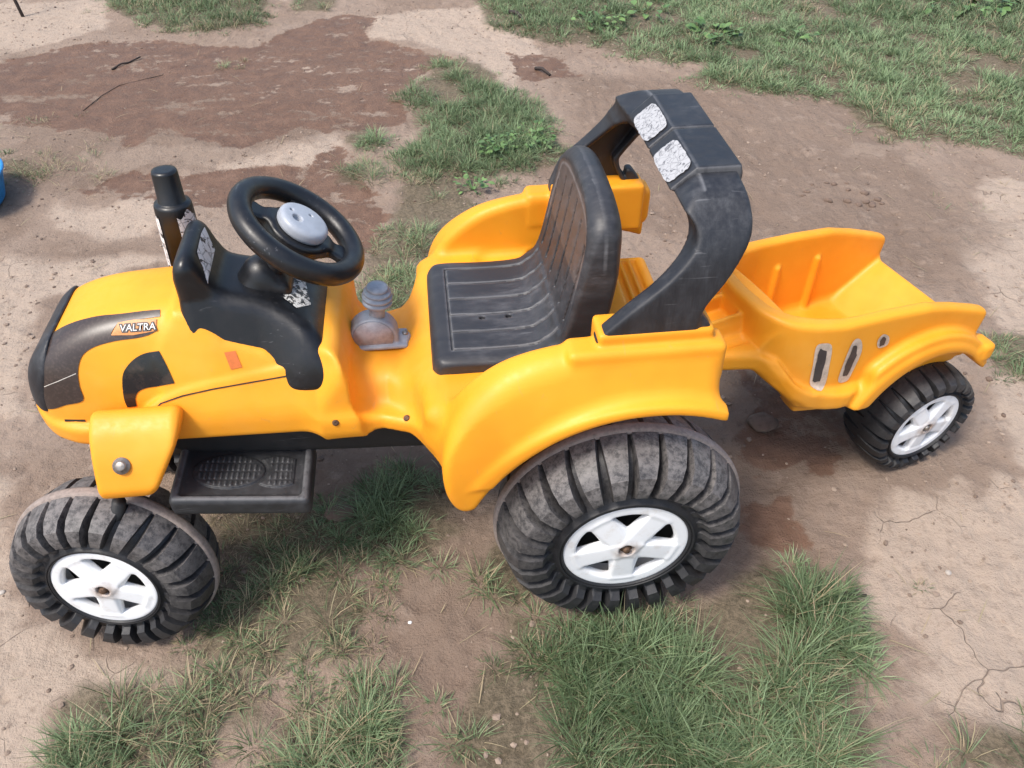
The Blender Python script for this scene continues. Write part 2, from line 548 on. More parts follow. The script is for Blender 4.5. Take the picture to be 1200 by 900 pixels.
def decal(name, pts, on, mat, parent, direction=(0, 1, 0), origin=(0, -1, 0), axes=((1, 0, 0), (0, 0, 1)), off=.0011, step=.0035, sm=True, thick=0.0, F=None, V2=None):
    """lay a 2D outline (in the plane of axes) onto the surface of object `on` along `direction`"""
    bt = bvh_of(on)
    if V2 is None:
        P = smooth_poly(pts, 5) if sm else np.array([p[:2] for p in pts], float)
        lo, hi = P.min(0), P.max(0)
        g = np.stack(np.meshgrid(np.arange(lo[0], hi[0], step), np.arange(lo[1], hi[1], step)), -1).reshape(-1, 2)
        dd = poly2(g[:, 0], g[:, 1], P)
        g = g[dd < -step * .35]
        vs = [Vector(p) for p in P] + [Vector(p) for p in g]
        es = [(i, (i + 1) % len(P)) for i in range(len(P))]
        r = geometry.delaunay_2d_cdt(vs, es, [list(range(len(P)))], 1, 1e-7)
        V2, F = [tuple(v) for v in r[0]], [tuple(f) for f in r[2]]
    dv = Vector(direction).normalized(); A, B = Vector(axes[0]), Vector(axes[1])
    V3 = []
    for a, b in V2:
        st = Vector(origin) + A * a + B * b
        hit = bt.ray_cast(st, dv)
        if hit[0] is None:
            near = bt.find_nearest(st + dv)
            V3.append(near[0] - dv * off)
        else:
            V3.append(hit[0] + (hit[1] * off if hit[1].dot(dv) < 0 else -hit[1] * off))
    me = bpy.data.meshes.new(name)
    me.from_pydata([v[:] for v in V3], [], F)
    me.update()
    for p in me.polygons: p.use_smooth = True
    # orient to the viewer side
    if me.polygons and sum(p.normal.dot(dv) for p in me.polygons) > 0:
        me.flip_normals()
    attrs(me, {'wear': np.zeros(len(V3)), 'dust': np.zeros(len(V3))})
    o = add(name, me, mat, parent)
    if thick:
        pass
    return o

# --- hood stickers (outlines measured on the side of the hood, x and z)
def project_text(txt, size, x, z, ang, on, mat, parent, name, shear=.0, extra=0.0):
    cu = bpy.data.curves.new(name, 'FONT'); cu.body = txt; cu.size = size; cu.shear = shear; cu.offset = extra
    cu.align_x = 'CENTER'; cu.align_y = 'CENTER'; cu.resolution_u = 3
    to = bpy.data.objects.new('tmp', cu); COL.objects.link(to)
    to.scale = (1, 1, 1)
    dg = bpy.context.evaluated_depsgraph_get()
    me = bpy.data.meshes.new_from_object(to.evaluated_get(dg))
    V2 = []
    ca, sa = math.cos(ang), math.sin(ang)
    for v in me.vertices:
        V2.append((x + v.co.x * ca - v.co.y * sa, z + v.co.x * sa + v.co.y * ca))
    F = [tuple(p.vertices) for p in me.polygons]
    bpy.data.objects.remove(to); bpy.data.curves.remove(cu)
    return decal(name, None, on, mat, parent, V2=V2, F=F, **{**SLANT, 'off': .0030 if extra == 0 else .0024})
SLANT = dict(direction=(0, .7071068, -.7071068), origin=(0, -.7071068, .7071068), axes=((1, 0, 0), (0, .7071068, .7071068)))
DASHD = dict(direction=(-.6, 0, -.8), origin=(.6, 0, .8), axes=((0, 1, 0), (-.8, 0, .6)))
decal('side_stripe', [(-0.6535, 0.3454, 1), (-0.6762, 0.3452), (-0.7098, 0.3436), (-0.7419, 0.3432), (-0.7757, 0.3386), (-0.8034, 0.3307), (-0.823, 0.3193), (-0.8279, 0.3004), (-0.8294, 0.2809), (-0.8325, 0.2573), (-0.8369, 0.2362), (-0.8403, 0.2213, 1), (-0.8266, 0.2206), (-0.8055, 0.2242, 1), (-0.7803, 0.2283), (-0.7786, 0.2479), (-0.7757, 0.2666), (-0.7699, 0.2815), (-0.762, 0.2915), (-0.749, 0.2987), (-0.7318, 0.3033), (-0.7104, 0.3063), (-0.6892, 0.3075), (-0.6725, 0.3101), (-0.6589, 0.3155, 1), (-0.6765, 0.3152, 1), (-0.7001, 0.3136), (-0.7211, 0.3143), (-0.7111, 0.3311, 1), (-0.6945, 0.3328, 1), (-0.6756, 0.3338), (-0.6531, 0.3352, 1)], o_body, M['decal'], o_body, **SLANT)
decal('corner_panel', [(-0.6597, 0.2879, 1), (-0.6531, 0.2665), (-0.6474, 0.2421, 1), (-0.6673, 0.2401), (-0.6877, 0.2387), (-0.7008, 0.2345), (-0.7078, 0.2254), (-0.7094, 0.2145, 1), (-0.7228, 0.2138, 1), (-0.7235, 0.2266), (-0.7196, 0.248), (-0.7152, 0.2608), (-0.707, 0.2708), (-0.6945, 0.2804), (-0.6792, 0.2864)], o_body, M['decal_gloss'], o_body, **SLANT)
decal('badge', [(-0.7212, 0.3138), (-0.7111, 0.3306), (-0.6898, 0.3332), (-0.6578, 0.3323), (-0.6589, 0.3155), (-0.6909, 0.3119)], o_body, M['badge_orange'], o_body, sm=False, **{**SLANT, 'off': .0019})
decal('side_reflector', [(-0.5714, 0.2793), (-0.5559, 0.2807), (-0.5501, 0.2574), (-0.566, 0.255)], o_body, M['reflector'], o_body, sm=False, **SLANT)
decal('panel_seam', [(-0.7762, 0.1986), (-0.7643, 0.1995), (-0.7524, 0.2003), (-0.7405, 0.2012), (-0.7286, 0.2021), (-0.7177, 0.2027), (-0.7068, 0.2033), (-0.696, 0.2039), (-0.6853, 0.2045), (-0.6821, 0.2071), (-0.6786, 0.2099), (-0.6751, 0.2126), (-0.6714, 0.2155), (-0.6633, 0.2177), (-0.6554, 0.2198), (-0.6475, 0.2219), (-0.6395, 0.224), (-0.6287, 0.2256), (-0.6179, 0.2271), (-0.6071, 0.2287), (-0.5963, 0.2303), (-0.5809, 0.2318), (-0.5656, 0.2333), (-0.5502, 0.2349), (-0.5349, 0.2364), (-0.521, 0.2377), (-0.5071, 0.239), (-0.4933, 0.2404), (-0.4794, 0.2417), (-0.4792, 0.2399), (-0.4931, 0.2386), (-0.507, 0.2373), (-0.5208, 0.2359), (-0.5347, 0.2346), (-0.5501, 0.2331), (-0.5654, 0.2316), (-0.5808, 0.23), (-0.5961, 0.2285), (-0.6068, 0.2269), (-0.6176, 0.2254), (-0.6284, 0.2238), (-0.6391, 0.2222), (-0.647, 0.2201), (-0.6549, 0.218), (-0.6628, 0.2159), (-0.6706, 0.2139), (-0.674, 0.2112), (-0.6775, 0.2084), (-0.681, 0.2057), (-0.6849, 0.2027), (-0.6959, 0.2021), (-0.7068, 0.2015), (-0.7176, 0.2009), (-0.7284, 0.2003), (-0.7403, 0.1994), (-0.7522, 0.1986), (-0.7641, 0.1977), (-0.776, 0.1968)], o_body, M['dark'], o_body, sm=False, **SLANT)
decal('air_slot', [(-0.8184, 0.2042), (-0.7876, 0.2015), (-0.7878, 0.1983), (-0.8186, 0.201)], o_body, M['dark'], o_body, sm=False, **SLANT)
decal('scratch', [(-0.829, 0.2522), (-0.8232, 0.2536), (-0.8174, 0.2549), (-0.8116, 0.2563), (-0.8058, 0.2577), (-0.799, 0.2598), (-0.7921, 0.2619), (-0.7853, 0.2641), (-0.7784, 0.2662), (-0.7782, 0.2652), (-0.785, 0.2631), (-0.7919, 0.261), (-0.7987, 0.2588), (-0.8056, 0.2567), (-0.8114, 0.2553), (-0.8172, 0.254), (-0.823, 0.2526), (-0.8288, 0.2512)], o_body, M['scratch'], o_body, sm=False, **{**SLANT, 'off': .0017})
BADGE_TEXT = (-0.6850, 0.3216, -0.0023, 0.0444)   # centre, angle, width
tw_ = project_text('VALTRA', .0135, BADGE_TEXT[0] + .001, BADGE_TEXT[1], BADGE_TEXT[2], o_body, M['badge_black'], o_body, 'badge_lettering_outline', .12, .0017)
tw_ = project_text('VALTRA', .0135, BADGE_TEXT[0] + .001, BADGE_TEXT[1], BADGE_TEXT[2], o_body, M['badge_white'], o_body, 'badge_lettering', .12)


# --- black dashboard cowl
def cowl_fn(X, Y, Z):
    prof = smooth_poly([(-.625, .47, 1), (-.624, .57), (-.622, .60, 0), (-.612, .624), (-.597, .628), (-.586, .606), (-.578, .585), (-.562, .564), (-.51, .548), (-.468, .528), (-.440, .505), (-.418, .46), (-.410, .42, 1), (-.55, .42, 1)])
    d = extr(poly2(X, Z, prof), Y, -.128, .128, .022)
    hw = np.interp(X.ravel(), [-.63, -.58, -.5, -.46, -.42], [.070, .062, .057, .058, .062]).astype(np.float32)[:, None, None]
    d = smax(d, (Y - hw - np.maximum(.562 - Z, 0) * (.42 + .26 * np.clip((X + .52) / .06, 0, 1))) * .9, .02)
    # hump falls away to the sides
    dome = Z - (.632 - 4.2 * np.maximum(Y - .02, 0) ** 2)
    d = smax(d, dome + 0 * X, .02)
    # only the parts above the hood edge show: slanting lower line
    return d
me = sdf_mesh('dashboard', (-.635, -.15, .41), (-.40, .15, .64), .003, cowl_fn, True)
o_cowl = add('dashboard', me, M['black'], TR)

decal('gauge_sticker', [(0.0412, 0.8417), (0.0213, 0.8167), (-0.0537, 0.8119), (-0.026, 0.8412), (0.0197, 0.8435)], o_cowl, M['peel_white'], o_cowl, sm=False, **DASHD)
decal('warning_sticker', [(0.0198, 0.7171), (0.0227, 0.6832), (-0.0308, 0.6697), (-0.0517, 0.6907), (-0.0379, 0.7107)], o_cowl, M['sticker_text'], o_cowl, sm=False, **DASHD)
# column boss + column
def boss_fn(X, Y, Z):
    d = capsule(X, Y, Z, (-.53, 0, .535), (-.515, 0, .556), .030)
    d = smin(d, box(X, Y, Z, (-.545, -.03, .50), (-.475, .03, .552), .012), .02)
    return d
me = sdf_mesh('column_boss', (-.58, -.05, .49), (-.46, .05, .60), .003, boss_fn, True)
add('column_boss', me, M['black'], o_cowl)
SWC = Vector((-.4503, -.002, .6265)); SWN = Vector((-.50, 0, .866)).normalized()
SWN = Vector((.742, 0, 1)).normalized()
V, F, F3 = tube([(-.527, 0, .53), SWC - SWN * .012], .0165, 24)
add('steering_column', mesh_np('steering_column', V, F, F3), M['black'], TR)
swroot = bpy.data.objects.new('steering_wheel', None)
R = SWN.to_track_quat('Z', 'Y').to_matrix().to_4x4()
# wheel: grip ring as one mesh = the part itself
pts = [(.0870 * math.cos(a), .0870 * math.sin(a), 0) for a in np.linspace(0, 2 * PI, 72, endpoint=False)]
V, F, F3 = tube(pts, .0162, 18, None, True)
bpy.data.objects.remove(swroot)
SW = add('steering_wheel', mesh_np('steering_wheel', V, F, F3), M['black'], TR)
attrs(SW.data, {'wear': np.zeros(len(V)), 'dust': np.zeros(len(V))})
SW.matrix_local = Matrix.Translation(SWC) @ R @ Matrix.Rotation(math.radians(0), 4, 'Z')
def spoke_fn(X, Y, Z):
    r = np.hypot(X, Y)
    hub = smax(np.hypot(X, Y) - .047, np.abs(Z + .006) - .010, .008)
    d = hub
    for a in (90, 270, 0):
        ca, sa = math.cos(math.radians(a)), math.sin(math.radians(a))
        u = X * ca + Y * sa; v = -X * sa + Y * ca
        wd = .012 + .010 * np.clip((r - .045) / .04, 0, 1)
        sp = smax(smax(np.abs(v) - wd, np.abs(Z + .005 - .0 * r) - .006, .006), np.maximum(-u, u - .086), .004)
        d = smin(d, sp, .014)
    return d
me = sdf_mesh('spokes', (-.095, -.095, -.022), (.095, .095, .01), .002, spoke_fn)
add('spokes', me, M['black'], SW)
def cap_fn(X, Y, Z):
    r = np.hypot(X, Y)
    d = smax(r - .037, np.abs(Z) - .012 + r * r * 2.0, .008)
    d = smax(d, -smax(np.hypot(X - .010, Y + .012) - .0072, -Z + .004, .001), .001)
    d = smax(d, -smax(np.hypot(X + .012, Y - .006) - .0028, -Z + .004, .001), .001)
    d = smax(d, -smax(np.hypot(X + .004, Y + .022) - .0028, -Z + .004, .001), .001)
    return d
me = sdf_mesh('hub_cap', (-.042, -.042, -.016), (.042, .042, .016), .0012, cap_fn)
add('hub_cap', me, M['hub_grey'], SW, (0, 0, .012), (0, 0, PI))

# --- dark grille at the nose
def grille_fn(X, Y, Z):
    d = smax(smax(extr(poly2(X, Z, HOOD) - .005, Y, -.125, .125, .05), (Y - (.073 + (.550 - Z) * .44)) * .915 + 0 * X, .035), poly2(X, Y, PLAN) - .005 + 0 * Z, .03)
    d = smax(d, Z - (.560 - 1.1 * Y * Y) + 0 * X, .02)
    lim = smax(Y - (.104 - 0.5 * np.maximum(Z - .47, 0)), X + .833 - .26 * (Z - .43), .01)
    d = smax(d, lim, .006)
    d = smax(d, .405 - Z + 0 * X, .006)
    d = smax(d, Z - .535, .006)
    return d
me = sdf_mesh('grille', (-.955, -.13, .37), (-.78, .13, .57), .003, grille_fn, True)
o_gr = add('grille', me, M['roll'], TR)

# --- exhaust pipe
pb = Vector((-.655, .118, .50)); pt = Vector((-.652, .125, .662))
V, F = lathe([(0, 0), (.030, 0), (.0285, .100), (.0280, .110), (.0262, .1145), (.0215, .1150), (.0200, .1165), (.0188, .162), (.0175, .1655), (.012, .166), (0, .1655)], 32)
ex = add('exhaust_pipe', mesh_np('exhaust_pipe', V, F), M['black'], TR, pb)
attrs(ex.data, {'wear': np.zeros(len(V)), 'dust': np.zeros(len(V))})
ex.rotation_euler = (-.05, .03, 0)
def ring_sticker(name, a0, a1, z0, z1, mat):
    V, F = [], []
    na, nz = 24, 6
    for i in range(na + 1):
        a = a0 + (a1 - a0) * i / na
        for k in range(nz + 1):
            zz = z0 + (z1 - z0) * k / nz + .006 * math.sin(a * 7 + k) * (k in (0, nz))
            rr = .0306 - .0013 * zz / .1
            V.append((rr * math.cos(a), rr * math.sin(a), zz))
    for i in range(na):
        for k in range(nz):
            a = i * (nz + 1) + k
            F.append((a, a + nz + 1, a + nz + 2, a + 1))
    return add(name, mesh_np(name, V, F), mat, ex)
ring_sticker('peeling_sticker', -1.25, -.1, .058, .103, M['peel_white'])
ring_sticker('peeling_sticker', -2.9, -2.3, .01, .095, M['peel_white'])

# --- seat
SB = smooth_poly([(-.138, .36, 1), (-.141, .56), (-.136, .620), (-.119, .670), (-.070, .692), (0, .697), (.070, .692), (.119, .670), (.136, .620), (.141, .56), (.138, .36, 1)])
SEATP = smooth_poly([(-.272, .40, 1), (-.280, .445), (-.272, .466), (-.25, .472), (-.18, .470), (-.13, .472), (-.112, .480), (-.090, .506), (-.070, .60), (-.056, .69), (-.050, .75, 1), (-.008, .75, 1), (-.012, .60), (-.030, .47), (-.045, .40, 1)])
groove_y = [-.105, -.063, -.021, .021, .063, .105]
def seat_fn(X, Y, Z):
    prof = poly2(X, Z, SEATP)
    base = extr(prof, Y, -.142, .142, .010)
    side = poly2(Y, Z, SB)
    bk = smax(base, np.maximum(side, 0 * X - 1) + 0 * X, .028)
    plan = poly2(X, Y, smooth_poly([(-.283, -.09), (-.278, -.122), (-.255, -.139), (-.20, -.142, 1), (.0, -.142, 1), (.0, .142, 1), (-.20, .142, 1), (-.255, .139), (-.278, .122), (-.283, .09)]))
    d = smax(bk, plan + 0 * Z, .012)
    # taper of the lower seat + front dip at the near and far corner
    # front relief: recessed panel on the back
    pan = poly2(Y, Z, smooth_poly([(-.122, .50, 1), (-.122, .58), (-.108, .650), (-.060, .678), (.0, .684), (.060, .678), (.108, .650), (.122, .58), (.122, .50, 1)]))
    d = smax(d, -smax(pan + 0 * X, -prof - .0035, .004), .004)
    for gy in groove_y:
        cut = np.maximum(np.abs(Y - gy) - np.where(Z > .51, .0028, .0015), -prof - np.where(Z > .51, .0095, .0040))
        cut = np.maximum(cut, X + .255 * 0 + (-.085)) if False else np.maximum(cut, -.245 - X)
        cut = np.maximum(cut, np.maximum(X + .034, Z - (.662 - 2.2 * gy * gy)))
        d = np.maximum(d, -cut)
    cut = np.maximum(np.maximum(np.abs(X + .247) - .0014, -prof - .004), np.abs(Y) - .106)
    d = np.maximum(d, -cut)
    for hx, hy in ((-.196, -.03), (-.155, -.03)):
        d = np.maximum(d, -np.maximum(np.hypot(X - hx, Y - hy) - .0045, .463 - Z))
    return d
def seat_at(V):
    x, y, z = V.T
    w_ = np.zeros(len(V))
    for gy in groove_y:
        w_ = np.maximum(w_, .42 * np.clip(1 - np.abs(np.abs(y - gy) - .0022) / .0016, 0, 1) * ((x < -.09) & (z < .53) & (x > -.25)))
    w_ = np.maximum(w_, .42 * np.clip(1 - np.abs(np.abs(x + .247) - .002) / .002, 0, 1) * (np.abs(y) < .108) * (z < .5))
    side = poly2(y, z, SB)
    fx = np.interp(z, [.5, .6, .69], [-.092, -.070, -.056])
    w_ = np.maximum(w_, .6 * np.clip(1 - np.abs(side + .024) / .003, 0, 1) * (x < fx + .008) * (z > .55))
    w_ = np.maximum(w_, .4 * np.clip(1 - np.abs(side + .003) / .003, 0, 1) * (np.abs(x + .036) < .003) * (z > .5))
    dust = ((x < fx + .010) & (side < -.018) & (z > .575)) * .30  # ground reflection painted in as a reddish tint on the upper backrest
    return {'wear': w_, 'dust': dust}  # 'dust' here carries the painted ground reflection
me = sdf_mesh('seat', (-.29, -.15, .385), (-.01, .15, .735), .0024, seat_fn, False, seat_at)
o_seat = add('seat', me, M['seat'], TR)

# --- roll bar : sweep of a boxy section along an arch in YZ, shifted in X with height
def bar_fn(X, Y, Z):
    outer = smooth_poly([(.2165, .555, 1), (.2165, .60), (.210, .655), (.192, .698), (.160, .730), (.118, .743, 1), (0, .744, 1), (-.10, .744, 1), (-.10, .50, 1), (.2165, .50, 1)], 6)
    inner = smooth_poly([(.190, .50, 1), (.190, .60), (.184, .640), (.168, .672), (.135, .698), (.10, .704, 1), (0, .704, 1), (-.2, .704, 1), (-.2, .50, 1)], 6)
    ring = np.maximum(poly2(Y, Z, outer), -poly2(Y, Z, inner))
    BP = smooth_poly([(-.062, .555, 1), (-.055, .566, 1), (-.018, .603), (.028, .644), (.058, .680), (.061, .702), (.0485, .720, 1), (.078, .746, 1), (.129, .746, 1), (.134, .72), (.131, .69), (.106, .642), (.082, .602), (.078, .575), (.080, .555, 1)], 5)
    far = poly2(X + .030 * np.clip((Z - .56) / .05, 0, 1) * np.clip((.74 - Z) / .05, 0, 1), Z, BP)
    bl = np.clip((Y - .02) / .14, 0, 1)
    prof = np.maximum(poly2(X, Z, BP) * (1 - bl) + far * bl, X - .139)
    prof = np.maximum(prof, poly2(X - .5, Z, BP + np.array([.5, 0])) * (bl > 2)) if False else prof
    Y0 = Y
    Y = np.abs(Y)
    outerF = smooth_poly([(.2165, .555, 1), (.2165, .60), (.213, .660), (.198, .704), (.168, .734), (.122, .7465, 1), (0, .744, 1), (-.10, .744, 1), (-.10, .50, 1), (.2165, .50, 1)], 6)
    ring = np.maximum(np.where(Y0 > 0, poly2(Y, Z, outerF), poly2(Y, Z, outer)), -poly2(Y, Z, inner))
    d = smax(ring + 0 * X, prof + 0 * Y, .006)
    # the legs are hollow on the inner side
    pocket = np.maximum(np.maximum(prof + .009 + 0 * Y, poly2(Y, Z, outer) + .007 + 0 * X), np.maximum(Z - .690, .12 - Y))
    d = smax(d, -pocket, .003)
    foot = box(X, Y, Z, (.070, .192, .555), (.098, .214, .590), .004)
    foot = smax(foot, (X - .098) * .8 + (Z - .566) * .6, .003)
    d = smin(d, foot, .003)
    return d
def bar_at(V):
    x, y, z = V.T
    w_ = np.clip(1 - np.abs(x - .078) / .0035, 0, 1) * (z > .735) * .5
    w_ = np.maximum(w_, .35 * np.clip(1 - np.abs(x - .139) / .004, 0, 1) * (z > .70))
    return {'wear': w_}
me = sdf_mesh('roll_bar', (-.07, -.23, .545), (.15, .23, .76), .003, bar_fn, False, bar_at)
RB = add('roll_bar', me, M['roll'], TR)
def roofpanel(y0, y1, k):
    def fn(X, Y, Z):
        prof = poly2(X, Z, np.array([(.0425, .7205), (.0755, .7500), (.134, .7505), (.138, .738), (.138, .715), (.060, .712)]))
        d = extr(prof, Y, y0, y1, .0025)
        # headlamp recess on the sloping front
        s = (X - .058) * .75 + (Z - .735) * .66
        return d
    return fn
for k, (y0, y1) in enumerate(((-.116, -.002), (.002, .116))):
    me = sdf_mesh('roof_panel', (.035, y0 - .01, .70), (.148, y1 + .01, .76), .0022, roofpanel(y0, y1, k), False,
                  lambda V, y0=y0, y1=y1: {'wear': .40 * np.maximum.reduce([np.clip(1 - np.abs(V[:, 1] - y0) / .002, 0, 1), np.clip(1 - np.abs(V[:, 1] - y1) / .003, 0, 1), np.clip(1 - np.abs(V[:, 0] - .0765) / .002, 0, 1)])})
    add('roof_panel', me, M['roll'], RB)
def quad_patch(name, c, ux, uy, hx, hy, mat, parent, n=12, rr=.3, ragged=.0):
    c, ux, uy = Vector(c), Vector(ux).normalized(), Vector(uy).normalized()
    N = ux.cross(uy)
    pts = []
    for i in range(n * 4):
        a = 2 * PI * i / (n * 4)
        ca, sa = math.cos(a), math.sin(a)
        p = 1 / ((abs(ca) ** 5 + abs(sa) ** 5) ** .2)
        p *= 1 + ragged * (rnd.random() - .5)
        pts.append(c + ux * ca * p * hx + uy * sa * p * hy)
    bm = bmesh.new()
    f1 = bm.faces.new([bm.verts.new(p) for p in pts])
    me = bm_mesh(name, bm, False)
    return add(name, me, mat, parent)
slope = Vector((.035, 0, .0305)).normalized()
for yc in (-.066, .052):
    nrm = Vector((-slope.z, 0, slope.x))
    if nrm.z < 0: nrm = -nrm
    c = Vector((.0580, yc, .7352)) + nrm * .0012
    quad_patch('roof_lamp_sticker', c, (0, 1, 0), slope, .040, .0205, M['peel_lamp'], RB, ragged=.06)

# --- gear lever
gl = add('gear_lever', sdf_mesh('gear_lever', (-.424, -.035, .395), (-.312, .03, .47), .0018,
    lambda X, Y, Z: smin(smax(np.hypot(X + .368, Z - .423) - .033, np.abs(Y + .002) - .014, .004),
        smin(box(X, Y, Z, (-.413, -.022, .408), (-.323, .018, .4145), .003), capsule(X, Y, Z, (-.409, -.002, .4125), (-.327, -.002, .4125), .009), .006), .004)), M['grey'], TR)
gl.scale = (1.16, 1.16, 1.16); gl.location = (.060, .0, -.0585)
V, F = lathe([(0, 0), (.011, 0), (.0105, .02), (.012, .028), (.017, .030), (.0200, .032), (.0200, .0355), (.0165, .037), (.0165, .038), (.0200, .0395), (.0200, .043), (.0160, .0445), (.0160, .0455), (.0182, .047), (.0178, .050), (.0135, .0515), (.0135, .0525), (.0150, .054), (.0135, .0575), (.008, .0592), (0, .0596)], 32)
add('lever_knob', mesh_np('lever_knob', V, F), M['grey'], gl, (-.362, -.001, .443), (0, .12, 0))
V, F = lathe([(0, 0), (.027, 0), (.027, .0012), (0, .0013)], 28, 'Y')
add('lever_dial', mesh_np('lever_dial', V * np.array([1, -1, 1]), F[:, ::-1]), simple('dial_grey', (.40, .38, .40), .5), gl, (-.368, -.0162, .427))
V, F = lathe([(0, 0), (.004, 0), (.004, .003), (0, .0032)], 16)
for px_, py_ in ((-.410, -.003), (-.326, -.003)):
    add('screw', mesh_np('screw', V, F), M['steel'], gl, (px_, py_, .4195))

# --- dark chassis under the rails
CH = smooth_poly([(-.70, .352, 1), (-.69, .31), (-.64, .295), (-.45, .278), (-.30, .268), (-.18, .25), (0, .24), (.06, .27), (.08, .36, 1)])
me = sdf_mesh('chassis', (-.71, -.115, .22), (.09, .115, .37), .005,
    lambda X, Y, Z: extr(poly2(X, Z, CH), Y, -.108, .108, .014), True)
add('chassis', me, plastic_black('underbody_plastic', (.010, .010, .011), (.06, .055, .05), .5, .6), TR)

# --- foot rests
def step_fn(X, Y, Z):
    d = box(X, Y, Z, (-.680, .085, .262), (-.478, .212, .298), .010)
    zt = .298
    d = smax(d, -box(X, Y, Z, (-.668, .07, .291), (-.490, .201, .33), .008), .004)
    e = np.hypot((X + .602) / 1.55, Y - .148) - .034
    e2 = smax(np.hypot((X + .53) / 1.3, Y - .148) - .032, -(np.hypot((X + .612) / 1.6, Y - .148) - .042), .003)
    e = np.minimum(e, e2); e = np.maximum(e, X + .505)
    d = np.minimum(d, np.maximum(np.maximum(e, Z - .2935), .28 - Z))
    bars = np.maximum(np.abs((X * 125) % 1 - .5) / 125 - .0016, np.abs((Y * 60) % 1 - .5) / 60 - .006)
    d = np.minimum(d, np.maximum(np.maximum(np.maximum(bars, e + .004), Z - .2955), .28 - Z))
    return d
me = sdf_mesh('footrest', (-.69, .075, .255), (-.47, .22, .305), .0019, step_fn, False,
    lambda V: {'wear':   .14 * (V[:, 2] > .2948) + .20 * (np.abs(V[:, 2] - .298) < .002)})
vco = np.empty(len(me.vertices) * 3, np.float32); me.vertices.foreach_get('co', vco); vco = vco.reshape(-1, 3)
for s in (-1, 1):
    m2 = me.copy()
    v2 = vco.copy(); v2[:, 1] *= s; v2[:, 2] += (.602 + v2[:, 0]) * -.13 + .006
    m2.vertices.foreach_set('co', v2.ravel())
    if s < 0: m2.flip_normals()
    m2.update()
    m2.materials.clear()
    add('footrest', m2, M['step'], TR)

# --- front axle arms (orange) with bolts
ARM = smooth_poly([(-.112, .40), (-.135, .432), (-.165, .424), (-.190, .398), (-.210, .365), (-.218, .345), (-.206, .330), (-.15, .342), (-.11, .345)])
def arm_fn(X, Y, Z):
    p = poly2(-Y, Z, ARM)
    d = extr(p.reshape(p.shape) + 0 * X, X, -.770, -.640, .014)
    # taper towards the wheel
    rt = (X - (-.640 - (.41 - Z) * .62)) * .85; lt = (-.770 + (Y - .13) * .05) - X
    return smax(smax(d, rt, .012), lt, .01)
me = sdf_mesh('axle_arm', (-.81, .10, .28), (-.63, .235, .45), .0028, arm_fn)
vco = np.empty(len(me.vertices) * 3, np.float32); me.vertices.foreach_get('co', vco); vco = vco.reshape(-1, 3)
for s in (-1, 1):
    m2 = me.copy(); v2 = vco.copy(); v2[:, 1] *= s
    m2.vertices.foreach_set('co', v2.ravel())
    if s < 0: m2.flip_normals()
    m2.update(); m2.materials.clear()
    arm = add('axle_arm', m2, M['orange'], TR)
    nb = Vector((0, s * .75, .66)).normalized()
    V, F = lathe([(0, 0), (.0125, 0), (.0122, .0016), (.0072, .002), (.0072, .0055), (.0058, .0064), (0, .0066)], 24)
    b = add('bolt', mesh_np('bolt', V, F), M['steel'], arm, (-.7225, s * .2005, .3845))
    b.rotation_euler = nb.to_track_quat('Z', 'Y').to_euler()
    V, F, F3 = tube([(-.75, s * .20, .31), (-.79, s * .20, .20), (-.805, s * .16, .145), (-.81, s * .23, .143)], .010, 10)
    add('kingpin', mesh_np('kingpin', V, F, F3), M['dark'], arm)

# body screws
V, F = lathe([(0, 0), (.0052, 0), (.0048, .002), (.002, .0022), (0, .0012)], 18)
for sx, sy, sz in ((-.428, -.137, .375), (-.323, -.138, .372), (-.428, .137, .375), (-.323, .138, .372)):
    hit = bvh_of(o_body).ray_cast(Vector((sx, sy * 3.0, sz + (abs(sy) * 2) * .8)), Vector((0, -math.copysign(1, sy), -.8)).normalized())
    if hit[0]:
        s_ = add('body_screw', mesh_np('body_screw', V, F), M['rust'], TR, hit[0])
        s_.rotation_euler = Vector(hit[1]).to_track_quat('Z', 'Y').to_euler()

